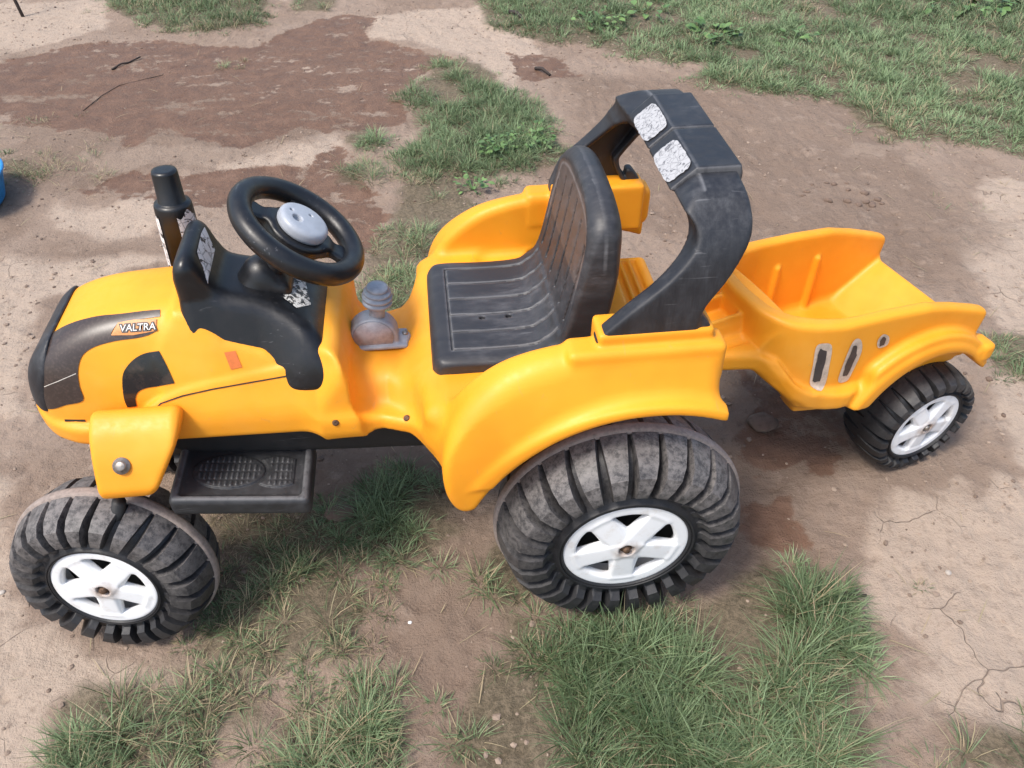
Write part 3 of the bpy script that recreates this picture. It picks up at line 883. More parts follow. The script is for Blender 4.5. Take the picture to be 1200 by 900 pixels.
# ------------------------------------------------------------------ WHEELS
def tyre_arrays(R, W, rb, nl, lug=1.0, seed=0):
    """tyre about the Y axis, seam plane y=0, half width W, bead radius rb; lugs are alternating on the two halves"""
    k0 = lug * R / .2
    C = [(y * W, R - a * k0) for y, a in ((0, .013), (.2, .017), (.45, .025), (.62, .038), (.73, .053), (.79, .067), (.83, .078), (.86, .083))]
    L = [(y * W, R - a * k0) for y, a in ((0, .002), (.2, .003), (.5, .008), (.80, .016), (1.01, .030), (1.07, .050), (1.06, .068), (.90, .077))]
    rs = R - .085 * k0
    q = rs - rb
    S = [(.87 * W, rs), (.90 * W, rb + q * .78), (.93 * W, rb + q * .60), (.965 * W, rb + q * .52), (.965 * W, rb + q * .36), (.93 * W, rb + q * .30), (.95 * W, rb + q * .2), (.95 * W, rb + q * .05), (.90 * W, rb - .001), (.80 * W, rb - .012)]
    def dens(P, k):
        P = np.array(P, float); t = np.linspace(0, len(P) - 1, (len(P) - 1) * k + 1)
        return np.stack([np.interp(t, np.arange(len(P)), P[:, i]) for i in (0, 1)], 1)
    C, L, S = dens(C, 2), dens(L, 2), np.array(S)
    nC = len(C)
    rngl = np.random.default_rng(seed)
    V, dust = [], []
    K = np.arange(nl)[:, None]
    n_th = nl * 8
    for sgn in (-1, 1):
        ph = 0.0 if sgn < 0 else .5
        jit = rngl.normal(0, .015, (nl, 1))
        ends = rngl.normal(0, .0012, (nl, 1)) * k0
        for i in range(nC + len(S)):
            s = min(i / (nC - 1), 1.0)
            h = float(np.interp(s, [0, .2, .5, .8, 1.0], [.455, .39, .31, .25, .225]))
            hr = h + jit * s
            off = np.concatenate([np.full((nl, 1), -.5), -(hr + .055), -hr, -hr * .5, hr * 0, hr * .5, hr, hr + .055], 1)
            wt = np.array([0, 0, 1, 1, 1, 1, 1, 0.])[None, :] * np.ones((nl, 1))
            sh = .30 * s ** 1.1
            th = 2 * PI * (K + off + sh + ph) / nl
            if i < nC:
                y = C[i, 0] + (L[i, 0] - C[i, 0]) * wt
                r = C[i, 1] + (L[i, 1] - C[i, 1] + ends * s) * wt
                du = (.35 + .65 * wt) * (1.0 if s < .8 else .6)
            else:
                y = S[i - nC, 0] + 0 * wt; r = S[i - nC, 1] + 0 * wt; du = .10 + 0 * wt
            V.append(np.stack([r * np.cos(th), sgn * y, r * np.sin(th)], -1).reshape(-1, 3))
            dust.append(du.ravel())
    m = nC + len(S)
    F = []
    for si in (0, 1):
        b0 = si * m * n_th
        for i in range(m - 1):
            a = b0 + i * n_th + np.arange(n_th); b = b0 + i * n_th + (np.arange(n_th) + 1) % n_th
            q = np.stack([a, b, b + n_th, a + n_th], 1)
            F.append(q if si == 0 else q[:, ::-1])
    return np.concatenate(V), np.concatenate(F), np.concatenate(dust)

def rim_fn(R, holes0):
    k = R / .1
    def fn(X, Y, Z):
        r = np.hypot(X, Z)
        # outward face is -Y
        ring = smax(np.maximum(r - .1 * k, .080 * k - r), np.abs(Y - .004) - .006, .004)
        bowl = .006 * np.clip(1 - r / (.085 * k), 0, 1)
        dish = smax(r - .084 * k, np.abs(Y - .0075 + bowl) - .0045, .003)
        d = smin(ring, dish, .004)
        wall = smax(np.abs(r - .097 * k) - .003, np.abs(Y - .02) - .02, .002)
        d = np.minimum(d, wall)
        for i in range(5):
            a = math.radians(holes0 + 36 + 72 * i)
            u = X * math.cos(a) + Z * math.sin(a); v = -X * math.sin(a) + Z * math.cos(a)
            wd = k * (.0150 + .0045 * np.clip(u / (.08 * k), 0, 1))
            sp = smax(smax(np.abs(v) - wd, np.maximum(-u, u - .083 * k), .008), np.abs(Y - .004 + bowl) - .0055, .004)
            d = smin(d, sp, .006)
        for i in range(5):
            a = math.radians(holes0 + 72 * i)
            u = X * math.cos(a) + Z * math.sin(a); v = -X * math.sin(a) + Z * math.cos(a)
            ho = smax(smax(u - .0775 * k, np.hypot(X, Z) - .0785 * k, .002), np.abs(v) - (u - .041 * k) * .92, .004)
            d = smax(d, -(ho + 0 * Y), .0015)
        d = smax(d, -np.maximum(r - .0125 * k, Y - .0), .002)
        return d
    return fn

def make_wheel(name, R, W, rb, nl, holes0, mats, parent, loc, yaw=0, flip=False, spin=0, dustrim=0, proto=None, out=None, seam=True, lug=1.0):
    """part `wheel` = tyre mesh; rim etc. are its sub-parts; outer face towards -Y"""
    if proto is not None:
        c = proto.copy(); COL.objects.link(c)
        for ch in proto.children:
            d = ch.copy(); COL.objects.link(d); d.parent = c
        w_ = c
    else:
        V, F, du = tyre_arrays(R, W, rb, nl, lug=lug)
        me = mesh_np(name, V, F)
        attrs(me, {'dust': du * np.clip(.45 + .75 * V[:, 2] / R, .12, 1)})
        me.set_sharp_from_angle(angle=math.radians(34))
        w_ = add(name, me, mats[0])
        if seam:
            sV, sF = lathe([(R - .006, -.0090), (R + .0008, -.0080), (R + .0020, -.004), (R + .0022, 0), (R + .0020, .004), (R + .0008, .0080), (R - .006, .0090)], 144, 'Y')
            add('tread_seam', mesh_np('tread_seam', sV, sF), M['seam'], w_)
        off = -.93 * W - .001 if out is None else out
        me = sdf_mesh('rim', (-rb - .006, -.014, -rb - .006), (rb + .006, .044, rb + .006), .0018 if R > .12 else .0015, rim_fn(rb - .0005, holes0), False,
                      lambda V: {'dust': np.clip(1.25 - np.hypot(V[:, 0], V[:, 2]) / .022, 0, 1) * (V[:, 1] < .01)})
        add('rim', me, M['rim'], w_, (0, off + .004, 0))
        hV, hF = lathe([(0, 0), (rb * .97, 0), (rb * .97, .01), (0, .01)], 40, 'Y')
        add('inner_disc', mesh_np('inner_disc', hV, hF), M['dark'], w_, (0, off + .040, 0))
        hV, hF = lathe([(0, 0), (.0105, 0), (.0105, -.004), (.006, -.0045), (.006, -.010), (.0045, -.012), (0, -.012)], 20, 'Y')
        add('hub_bolt', mesh_np('hub_bolt', hV, hF), mats[1], w_, (0, off + .006, 0))
        hV, hF = lathe([(rb * .5, .0), (rb * .98, 0), (rb * .98, .01), (rb * .5, .01)], 40, 'Y')
        add('inner_rim', mesh_np('inner_rim', hV, hF), M['dark'], w_, (0, W * .9, 0))
    w_.parent = parent
    w_.location = loc
    w_.rotation_euler = (0, spin, yaw + (PI if flip else 0))
    return w_

RW, FW = .075, .059
w1 = make_wheel('rear_wheel', .2, RW, .1005, 26, 90, (M['tyre'], M['rust']), TR, (0, -.2848 + .93 * RW - .004, .197))
w1b = make_wheel('rear_wheel', .2, RW, .1005, 26, 90, None, TR, (0, .2848 - .93 * RW + .004, .197), flip=True, spin=.4, proto=w1)
fy = -8.5 * PI / 180
fc = Vector((-.8125, -.236, .148)); off = Vector((-math.sin(fy), math.cos(fy), 0)) * (.93 * FW - .004)
w2 = make_wheel('front_wheel', .157, FW, .0823, 24, 84, (M['tyre'], M['rust']), TR, fc + off, yaw=fy)
w2.rotation_euler.x = math.radians(-6)
w2b = make_wheel('front_wheel', .157, FW, .0823, 24, 84, None, TR, Vector((-.80, .236, .148)) - off, yaw=fy, flip=True, spin=.9, proto=w2)
V, F, F3 = tube([(0, -.22, .195), (0, .22, .195)], .011, 12)
add('rear_axle', mesh_np('rear_axle', V, F, F3), M['dark'], TR)
# towing tongue of the tractor
V, F, F3 = tube([(.06, 0, .30), (.12, 0, .27), (.22, .005, .262)], .014, 10)
add('tow_hook', mesh_np('tow_hook', V, F, F3), M['dark'], TR)

# ------------------------------------------------------------------ TRAILER
TY = math.radians(15.0)
TL = thing('toy_trailer', 'small orange two-wheeled tub trailer hitched behind the toy tractor', 'toy trailer', (0, 0, 0), TY)
# local axes: u along the trailer, v across. centre line v = -0.013
VC = -.013
TOPZ = lambda u: .405 - .10 * (u - .30)
TUB_PLAN = smooth_poly([(.248, .02), (.256, .075), (.290, .118), (.36, .139), (.45, .143), (.74, .146, 1), (.74, -.146, 1), (.45, -.143), (.36, -.139), (.290, -.118), (.256, -.075), (.248, -.02)])
TIN = smooth_poly([(.276, .015), (.284, .060), (.312, .092), (.37, .112), (.46, .118), (.90, .121, 1), (.90, -.121, 1), (.46, -.118), (.37, -.112), (.312, -.092), (.284, -.060), (.276, -.015)])
WU, WZ = .640, .111
def tub_fn(X, Y, Z):
    fl32 = lambda xs, ys: np.interp(X.ravel(), xs, ys).astype(np.float32)[:, None, None]
    plan = poly2(X, Y, TUB_PLAN) + 0 * Z
    top = fl32([.25, .30, .38, .48, .56, .62, .68, .72], [.432, .424, .415, .411, .404, .388, .368, .352])
    d = smax(plan, Z - top, .012)
    d = smax(d, fl32([.25, .30, .33, .5], [.33, .28, .225, .21]) - Z, .01)
    d = smax(d, X - .712 - (Z - .36) * .10, .014)
    # skirt flange
    bz = fl32([.25, .29, .32, .38, .45, .52], [.335, .300, .268, .252, .246, .262])
    sk = smax(plan - .014, np.abs(Z - bz) - .018, .010)
    sk = smax(sk, X - .54, .01)
    d = smin(d, sk, .014)
    # wheel arch: one wide flared band over the wheel
    r = np.hypot(X - .592, Z - .165)
    Ro = fl32([.42, .50, .60, .72], [.195, .190, .182, .170])
    band = smax(np.maximum(r - Ro, .142 - r), np.maximum(.12 - Y, Y - .168), .010)
    band = smax(band, .232 - Z + 0 * X, .01)
    band = smax(band, .455 - X + 0 * Z, .01)
    step = smax(np.maximum(r - (Ro - .018), .142 - r), np.maximum(.12 - Y, Y - .174), .010)
    step = smax(step, .226 - Z + 0 * X, .008)
    d = smin(d, band, .012)
    d = smin(d, step, .010)
    tail = box(X, Y, Z, (.690, .10, .232), (.730, .172, .292), .010)
    tail = smax(tail, (X - .70) * .8 - (Z - .22) * .7 - .006, .008)
    d = smin(d, tail, .010)
    bump_ = box(X, Y, Z, (.705, .135, .262), (.730, .176, .296), .008)
    d = smin(d, bump_, .008)
    # hollow of the tub
    pin = poly2(X, Y, TIN) + 0 * Z
    d = smax(d, -smax(pin, .228 - Z + .0 * X, .025), .010)
    # rising floor over the axle, sill at the back
    sl = smax(box(X, Y, Z, (.52, -.3, .20), (.706, .130, .36), .008), (Z - (.228 + np.maximum(X - .598, 0) * .78)), .012)
    d = smin(d, sl, .010)
    for u_ in (.440, .535):
        d = smin(d, capsule(X, Y, Z, (u_, .115, .225), (u_, .116, .350), .0060), .007)
    # wheel void
    r2 = np.hypot(X - .620, Z - .130)
    d = smax(d, -np.maximum(smax(r2 - .150, .079 - Y, .008), np.where(Y > .123, Z - .40, Z - .2235)), .004)
    r3 = np.hypot(X - .592, Z - .165)
    d = smax(d, -smax(r3 - .142, .148 - Y, .006), .004)
    # tongue
    tg = smooth_poly([(.112, .0), (.118, .030), (.18, .068), (.225, .084), (.26, .094), (.31, .098), (.31, -.098), (.26, -.094), (.225, -.084), (.18, -.068), (.118, -.030)])
    tp = poly2(X, Y, tg) + 0 * Z
    tz = fl32([.11, .18, .24, .31], [.385, .395, .400, .406]) - .037 * np.clip((Y - .032) / .008, 0, 1) * np.clip((.27 - X) / .02, 0, 1)
    t_ = smax(tp, Z - tz, .008); t_ = smax(t_, .325 - Z, .01)
    for (a0, a1, b0, b1, dep) in ((.136, .160, -.1, .024, .026), (.180, .250, -.1, .025, .030), (.200, .250, .046, .068, .013)):
        t_ = smax(t_, -smax(box(X, Y, Z, (a0, b0, .2), (a1, b1, .5), .006), tz - dep - Z, .004), .004)
    d = smin(d, t_, .008)
    # lower flange of the tongue
    lf = smooth_poly([(.118, .0), (.125, .040), (.18, .075), (.25, .102), (.288, .130), (.315, .147), (.36, .150), (.44, .138), (.44, -.138), (.36, -.150), (.315, -.147), (.288, -.130), (.25, -.102), (.18, -.075), (.125, -.040)])
    lz = fl32([.13, .24, .275, .305, .34, .40], [.344, .343, .334, .292, .268, .252])
    l_ = smax(poly2(X, Y, lf) + 0 * Z, np.abs(Z - lz) - .014, .008)
    d = smin(d, l_, .014)
    return d
me = sdf_mesh('tub', (.10, -.19, .19), (.76, .19, .45), .0032, tub_fn, True)
tub = add('tub', me, M['orange_trailer'], TL, (0, VC, 0))
TRR, TRW = .120, .053
TUB_STICKERS = []
TUB_STICKERS.append([(0.3319, 0.3745), (0.3391, 0.3809), (0.356, 0.3744), (0.3638, 0.3371), (0.3675, 0.291), (0.3432, 0.2978), (0.3361, 0.342)])
TUB_STICKERS.append([(0.3995, 0.3715), (0.4137, 0.371), (0.4248, 0.345), (0.4222, 0.3069), (0.4177, 0.2883), (0.4001, 0.292), (0.3969, 0.3227)])
TUB_STICKERS.append([(0.4561, 0.3623), (0.4625, 0.3735), (0.4772, 0.3637), (0.4798, 0.3477), (0.4638, 0.3467)])
for k_ in TUB_STICKERS:
    q_ = np.array(k_); cc = q_.mean(0)
    decal('sticker_backing', [tuple(cc + (p_ - cc) * 1.14) for p_ in q_], tub, M['sticker_glue'], tub, off=.0011)
    core = [tuple(cc + (p_ - cc) * np.array([.62, .86]) * (1 + rnd.uniform(-.10, .10)) + np.array([-.0018, 0])) for p_ in poly_dense(q_, 3)]
    decal('sticker_core', core, tub, M['sticker_grey'], tub, off=.0020, sm=False)
tw = make_wheel('wheel', TRR, TRW, .0791, 24, 100, (M['tyre_clean'], M['steel']), TL, (.640, VC - .172 + .93 * TRW - .004, .115), spin=.2, seam=False, lug=.66)
tw2 = make_wheel('wheel', TRR, TRW, .0791, 24, 100, None, TL, (.640, VC + .172 - .93 * TRW + .004, .115), flip=True, spin=1.0, proto=tw)
V, F, F3 = tube([(.640, VC - .15, .111), (.640, VC + .15, .111)], .009, 10)
add('axle', mesh_np('axle', V, F, F3), M['dark'], TL)

# ------------------------------------------------------------------ GROUND
_cp, _sp, _cy, _sy = math.cos(PITCH), math.sin(PITCH), math.cos(YAW), math.sin(YAW)
def gp(px, py):
    """point of the flat ground seen at photo pixel (px, py)"""
    a, b = (px - 600) / FPX, (450 - py) / FPX
    F_ = (_sy * _cp, _cy * _cp, -_sp); R_ = (_cy, -_sy, 0); U_ = (_sy * _sp, _cy * _sp, _cp)
    d = [F_[i] + a * R_[i] + b * U_[i] for i in range(3)]
    t_ = -CZ / d[2]
    return (CX + t_ * d[0], CY + t_ * d[1])
def gpoly(pts):
    return np.array([gp(*p) for p in pts])

_lat = {}
def vnoise(x, y, f, seed):
    if seed not in _lat:
        _lat[seed] = np.random.default_rng(1000 + seed).random((256, 256)).astype(np.float32)
    L = _lat[seed]
    xx, yy = x * f, y * f
    xi, yi = np.floor(xx).astype(int), np.floor(yy).astype(int)
    fx, fy_ = xx - xi, yy - yi
    fx, fy_ = fx * fx * (3 - 2 * fx), fy_ * fy_ * (3 - 2 * fy_)
    a = L[xi & 255, yi & 255]; b = L[(xi + 1) & 255, yi & 255]
    c = L[xi & 255, (yi + 1) & 255]; d = L[(xi + 1) & 255, (yi + 1) & 255]
    return (a * (1 - fx) + b * fx) * (1 - fy_) + (c * (1 - fx) + d * fx) * fy_
def fbm(x, y, f, o=4, seed=0, g=.55):
    s_, a, t_ = 0, 1, 0
    for i in range(o):
        s_ = s_ + a * vnoise(x + 17.3 * i, y - 9.1 * i, f * 2 ** i, seed + i); t_ += a; a *= g
    return s_ / t_

def mask(x, y, polys, soft=.03, warp=.05, f=5, seed=0, sel=None):
    m = np.zeros_like(x)
    wx = (fbm(x, y, f, 4, seed + 10, .65) - .5) * 2 * warp
    wy = (fbm(x, y, f, 4, seed + 20, .65) - .5) * 2 * warp
    for pl in polys:
        P_ = gpoly(pl)
        sel = (x > P_[:, 0].min() - .2) & (x < P_[:, 0].max() + .2) & (y > P_[:, 1].min() - .2) & (y < P_[:, 1].max() + .2)
        if not sel.any(): continue
        d = poly2(x[sel] + wx[sel], y[sel] + wy[sel], P_)
        m[sel] = np.maximum(m[sel], np.clip(.5 - d / soft, 0, 1))
    return m

WET = [[(-60, 85), (60, 60), (130, 48), (210, 50), (300, 55), (345, 35), (400, 14), (445, 20), (430, 45), (480, 55), (537, 65), (540, 78), (500, 90), (470, 110), (485, 140), (430, 155), (400, 150), (350, 152), (290, 172), (255, 168), (200, 155), (150, 170), (90, 150), (40, 145), (-60, 140)],
       [(90, 222), (150, 205), (200, 208), (260, 200), (320, 200), (350, 200), (385, 170), (410, 185), (445, 225), (462, 262), (450, 300), (425, 300), (400, 262), (350, 240), (300, 225), (260, 240), (215, 238), (150, 232)],
       [(600, 60), (660, 62), (680, 85), (640, 100), (600, 85)],
       [(860, 440), (1000, 480), (985, 545), (900, 570), (860, 520)],
       [(870, 590), (930, 600), (925, 640), (880, 640)],
       [(935, 535), (970, 535), (972, 560), (945, 566)]]
DAMP = [[(0, 60), (1200, 260), (1100, 330), (880, 240), (700, 230), (480, 130), (300, 190), (0, 230)],
        [(840, 430), (1010, 460), (1010, 560), (960, 620), (985, 700), (1010, 760), (850, 700)],
        [(60, 275), (120, 282), (190, 288), (215, 300), (120, 306), (60, 296)],
        [(0, 130), (60, 150), (60, 260), (0, 300)],
        [(200, 520), (580, 520), (590, 700), (500, 830), (250, 620)], [(480, 560), (600, 600), (620, 900), (500, 900), (440, 700)],
        [(660, 80), (960, 100), (1120, 240), (1050, 330), (900, 300), (700, 250)]]
PALE = [[(1010, 620), (1060, 580), (1200, 560), (1330, 600), (1400, 900), (1110, 860), (1060, 760), (985, 700)],
        [(-80, 540), (10, 560), (30, 740), (120, 770), (200, 790), (60, 830), (60, 920), (-90, 960)],
        [(90, 178), (200, 168), (300, 176), (400, 152), (410, 172), (370, 192), (260, 205), (200, 196), (120, 200)],
        [(-60, 5), (120, 0), (125, 38), (60, 52), (-60, 80)],
        [(440, 18), (560, 5), (640, 60), (600, 100), (540, 66), (480, 50), (432, 44)],
        [(60, 240), (180, 236), (250, 242), (200, 262), (150, 285), (60, 270)],
        [(0, 300), (150, 300), (200, 310), (60, 340), (30, 480), (-40, 480)],
        [(1150, 200), (1330, 250), (1330, 500), (1170, 380), (1130, 300)],
        [(1000, 165), (1060, 175), (1040, 190), (990, 180)], [(440, 80), (500, 78), (495, 90), (450, 92)],
        [(330, 76), (370, 75), (365, 84), (335, 83)], [(372, 120), (386, 118), (385, 130), (372, 130)],
        [(1160, 430), (1210, 440), (1210, 560), (1180, 540)]]
# grass: polygon, tufts per m2, blades per tuft, length, tuft radius, dry share, width
GR = [
 ([(850, 690), (900, 655), (960, 700), (1010, 760), (1040, 820), (1030, 960), (860, 960), (740, 930), (700, 850), (650, 790), (640, 735), (700, 725), (780, 735)], 700, 42, .085, .026, .10, .0019),
 ([(870, 700), (905, 670), (950, 700), (1000, 770), (960, 800), (880, 780)], 500, 40, .105, .025, .05, .0020),
 ([(555, 810), (610, 745), (700, 760), (720, 830), (720, 960), (540, 960), (535, 860)], 620, 38, .080, .026, .12, .0018),
 ([(640, 820), (720, 800), (760, 850), (740, 930), (660, 930)], 360, 30, .050, .02, .55, .0016),
 ([(1085, 930), (1120, 880), (1230, 850), (1280, 930)], 380, 34, .095, .03, .35, .0019),
 ([(235, 670), (330, 650), (420, 680), (455, 720), (430, 765), (380, 790), (300, 800), (250, 775), (200, 765), (235, 710)], 720, 32, .052, .024, .28, .0017),
 ([(200, 770), (300, 780), (330, 840), (230, 860)], 260, 26, .045, .03, .6, .0015),
 ([(50, 960), (65, 840), (110, 805), (180, 800), (245, 812), (270, 860), (220, 960)], 520, 34, .080, .026, .30, .0018),
 ([(320, 960), (335, 850), (380, 815), (430, 805), (475, 830), (490, 960)], 700, 40, .085, .026, .10, .0018),
 ([(395, 630), (430, 575), (480, 548), (520, 580), (535, 620), (500, 665), (440, 668)], 820, 38, .070, .024, .08, .0018),
 ([(250, 600), (390, 590), (420, 650), (360, 690), (250, 660)], 500, 22, .040, .03, .75, .0014),
 ([(562, 650), (600, 600), (620, 690), (610, 730), (575, 705)], 560, 30, .075, .02, .30, .0018),
 ([(590, 712), (700, 725), (850, 700), (860, 740), (700, 775), (600, 760)], 520, 30, .060, .022, .4, .0017),
 ([(470, 110), (512, 75), (560, 75), (600, 110), (650, 150), (672, 185), (612, 205), (560, 212), (490, 203), (470, 185), (500, 150)], 560, 30, .060, .030, .06, .0022),
 ([(470, 190), (540, 205), (570, 240), (540, 300), (500, 330), (460, 380), (375, 390), (365, 350), (420, 335), (440, 285), (470, 240)], 600, 28, .045, .028, .10, .0020),
 ([(395, 215), (420, 190), (480, 195), (470, 230), (430, 235)], 200, 28, .055, .03, .35, .0020),
 ([(405, 165), (430, 150), (455, 160), (450, 180), (415, 182)], 420, 30, .065, .025, .10, .0022),
 ([(385, 200), (410, 190), (425, 205), (410, 222), (388, 218)], 300, 24, .055, .025, .4, .002),
 ([(125, -20), (320, -20), (310, 30), (240, 42), (165, 30), (130, 10)], 420, 22, .055, .035, .15, .0026),
 ([(340, -20), (405, -20), (390, 14), (350, 14)], 340, 22, .055, .035, .15, .0026),
 ([(560, -30), (565, 28), (640, 50), (700, 52), (740, 68), (830, 78), (815, 102), (900, 112), (960, 114), (1010, 142), (1060, 168), (1130, 168), (1290, 205), (1330, -30)], 400, 21, .050, .040, .07, .0031),
 ([(820, 85), (900, 75), (910, 105), (850, 108)], 260, 26, .070, .035, .08, .0028),
 ([(1160, 400), (1190, 385), (1240, 395), (1240, 450), (1180, 440)], 520, 30, .065, .025, .2, .0020),
 ([(1095, 710), (1130, 705), (1150, 735), (1120, 750)], 110, 18, .050, .02, .7, .0015),
 ([(255, 68), (290, 68), (290, 82), (260, 82)], 150, 20, .04, .03, .3, .0022),
 ([(0, 185), (35, 180), (40, 208), (0, 215)], 420, 24, .045, .03, .25, .0022),
 ([(-10, 150), (100, 140), (130, 170), (120, 215), (30, 220), (-10, 190)], 180, 14, .040, .04, .85, .0016),
 ([(440, 380), (470, 340), (500, 330), (480, 300), (440, 320)], 420, 24, .04, .03, .2, .0018),
 ([(1020, 185), (1200, 210), (1330, 320), (1200, 330), (1100, 260)], 22, 8, .03, .03, .9, .0015),
]
GRASS_POLYS = [g_[0] for g_ in GR if g_[1] > 250]

def axis_coords(lo, hi, flo, fhi, fine, mid, far):
    a = [np.arange(flo, fhi, fine), np.arange(fhi, hi, mid), np.arange(lo, flo, mid)]
    a = np.concatenate(a)
    return np.unique(np.round(np.concatenate([a, far]), 5))
gx = axis_coords(-3.2, 4.6, -1.2, 1.5, .0085, .018, [-400, -120, -40, -15, -7, -4.5, 6, 9, 18, 50, 140, 400])
gy = axis_coords(-.9, 5.6, -.62, .95, .0085, .018, [-400, -120, -40, -12, -5, -2.5, -1.4, 7, 10, 20, 60, 150, 400])
GX, GY = np.meshgrid(gx, gy, indexing='ij')
nearm = np.clip(1 - np.maximum(np.abs(GX - .6) - 4.5, 0) / 2, 0, 1) * np.clip(1 - np.maximum(np.abs(GY - 2) - 4.5, 0) / 2, 0, 1)
wet = mask(GX, GY, WET, .035, .07, 5, 1)
damp = mask(GX, GY, DAMP, .14, .10, 3, 31)
pale = mask(GX, GY, PALE, .06, .07, 4, 61)
gm = mask(GX, GY, GRASS_POLYS, .09, .05, 6, 91)
# keep the film of water low and smooth, the rest lumpy
rough_h = (fbm(GX, GY, 3, 3, 120) - .5) * .020 + (fbm(GX, GY, 14, 4, 130, .6) - .5) * .015 + (fbm(GX, GY, 55, 3, 140, .6) - .5) * .0085
pit = np.minimum(fbm(GX, GY, 32, 3, 150) - .36, 0) * .035
smoothm = np.clip(wet * .75 + pale * .25, 0, 1)
H = (rough_h + pit) * (1 - .7 * smoothm) - .004 * wet + .006 * gm
# flatten gently to keep wheels touching the ground
for (wx, wy, rr) in ((0, -.22, .10), (-.81, -.20, .09), (0, .22, .10), (-.80, .2, .09), (.66, -.0, .08)):
    q_ = np.exp(-((GX - wx) ** 2 + (GY - wy) ** 2) / (2 * rr * rr))
    H = H * (1 - q_) + q_ * -.001
H *= nearm
nx_, ny_ = GX.shape
idx_ = np.arange(nx_ * ny_).reshape(nx_, ny_)
Fg = np.stack([idx_[:-1, :-1], idx_[1:, :-1], idx_[1:, 1:], idx_[:-1, 1:]], -1).reshape(-1, 4)
gme = mesh_np('ground', np.stack([GX, GY, H], -1).reshape(-1, 3), Fg)
attrs(gme, {'wet': wet, 'damp': damp, 'pale': pale, 'grassy': gm})

t = NT('bare_earth')
n_big = t.noise(2.2, 5, .6); n_mid = t.noise(14, 6, .68); n_fine = t.noise(110, 5, .75); n_grit = t.noise(420, 3, .6)
n_fine2 = t.noise(45, 5, .7)
streak = t.noise(5, 4, .6, t.coord((.55, 1.9, 1), (0, 0, .25)))
wet_n = t.rng(t.math('ADD', t.math('ADD', t.math('ADD', t.math('MULTIPLY', t.attr('wet'), .9), t.math('MULTIPLY', t.math('SUBTRACT', streak, .53), 2.6)), t.math('MULTIPLY', t.math('SUBTRACT', n_mid, .5), 2.8)), t.math('MULTIPLY', t.math('SUBTRACT', n_fine2, .5), 1.2)), .26, .66)
wet_n = t.math('MULTIPLY', wet_n, t.rng(t.attr('wet'), .02, .35))
damp_n = t.rng(t.math('ADD', t.attr('damp'), t.math('MULTIPLY', t.math('SUBTRACT', n_mid, .5), 1.3)), .2, .95)
pale_n = t.rng(t.math('ADD', t.math('ADD', t.attr('pale'), t.math('MULTIPLY', t.math('SUBTRACT', n_mid, .5), 1.6)), t.math('MULTIPLY', t.math('SUBTRACT', t.noise(5, 3, .6), .5), 1.0)), .15, .90)
c = t.mix(t.rng(n_big, .35, .65), (0.300, 0.228, 0.178), (0.240, 0.176, 0.134))
c = t.mix(pale_n, c, (0.400, 0.315, 0.248))
c = t.mix(t.math('MULTIPLY', damp_n, .62), c, (0.178, 0.126, 0.094))
c = t.mix(t.rng(n_mid, .52, .72, 0, .5), c, (0.36, 0.28, 0.22))
c = t.mix(t.rng(n_fine2, .52, .72, 0, .45), c, (0.115, 0.078, 0.058))
c = t.mix(t.rng(n_grit, .62, .75, 0, .35), c, (0.38, 0.30, 0.24))
c = t.mix(t.math('MULTIPLY', wet_n, .93), c, t.mix(t.rng(n_mid, .35, .7), (0.120, 0.064, 0.040), (0.182, 0.105, 0.070)))
gr_n = t.rng(t.math('ADD', t.attr('grassy'), t.math('MULTIPLY', t.math('SUBTRACT', n_mid, .5), 1.0)), .35, .85)
c = t.mix(t.math('MULTIPLY', gr_n, .7), c, t.mix(t.rng(n_fine, .4, .6), (0.055, 0.052, 0.028), (0.15, 0.125, 0.080)))
# drying cracks
dco = t.coord()
vm = t.n('ShaderNodeVectorMath', operation='ADD')
nn = t.n('ShaderNodeTexNoise'); nn.inputs['Scale'].default_value = 7; nn.inputs['Detail'].default_value = 3
t.l(dco, nn.inputs['Vector'])
vs = t.n('ShaderNodeVectorMath', operation='SCALE'); vs.inputs['Scale'].default_value = .09
t.l(nn.outputs[1], vs.inputs[0]); t.l(dco, vm.inputs[0]); t.l(vs.outputs[0], vm.inputs[1])
cr = t.rng(t.vor(6.5, 'DISTANCE_TO_EDGE', vm.outputs[0]), .0015, .0075, 1, 0)
cgate = t.math('MULTIPLY', t.rng(t.noise(4.5, 2), .5, .58), t.rng(t.math('ADD', t.attr('pale'), 0.0), .3, .8))
crk = t.math('MULTIPLY', cr, cgate)
c = t.mix(t.math('MULTIPLY', crk, .42), c, (0.09, 0.06, 0.045))
rgh = t.math('SUBTRACT', .92, t.math('MULTIPLY', wet_n, t.rng(n_mid, .35, .65, .50, .30)))
hgt = t.math('SUBTRACT', t.math('ADD', t.math('MULTIPLY', n_fine, .6), t.math('MULTIPLY', n_mid, 1.6)), t.math('MULTIPLY', crk, .5))
bs = t.bump(hgt, .8, .012)
bs2 = t.bump(n_grit, .25, .002, bs)
t.set(Base_Color=c, Roughness=rgh, Specular_IOR_Level=t.math('ADD', .15, t.math('MULTIPLY', wet_n, .08)), Normal=bs2)
ground = add('ground', gme, t.m)
ground['kind'] = 'structure'
ground['label'] = 'bare brown earth with damp muddy patches and dry cracked crust'

gi, gj = len(gx), len(gy)
def height(x, y):
    i = np.clip(np.searchsorted(gx, x), 1, gi - 1); j = np.clip(np.searchsorted(gy, y), 1, gj - 1)
    fx = (x - gx[i - 1]) / (gx[i] - gx[i - 1]); fy_ = (y - gy[j - 1]) / (gy[j] - gy[j - 1])
    return (H[i - 1, j - 1] * (1 - fx) * (1 - fy_) + H[i, j - 1] * fx * (1 - fy_) + H[i - 1, j] * (1 - fx) * fy_ + H[i, j] * fx * fy_)

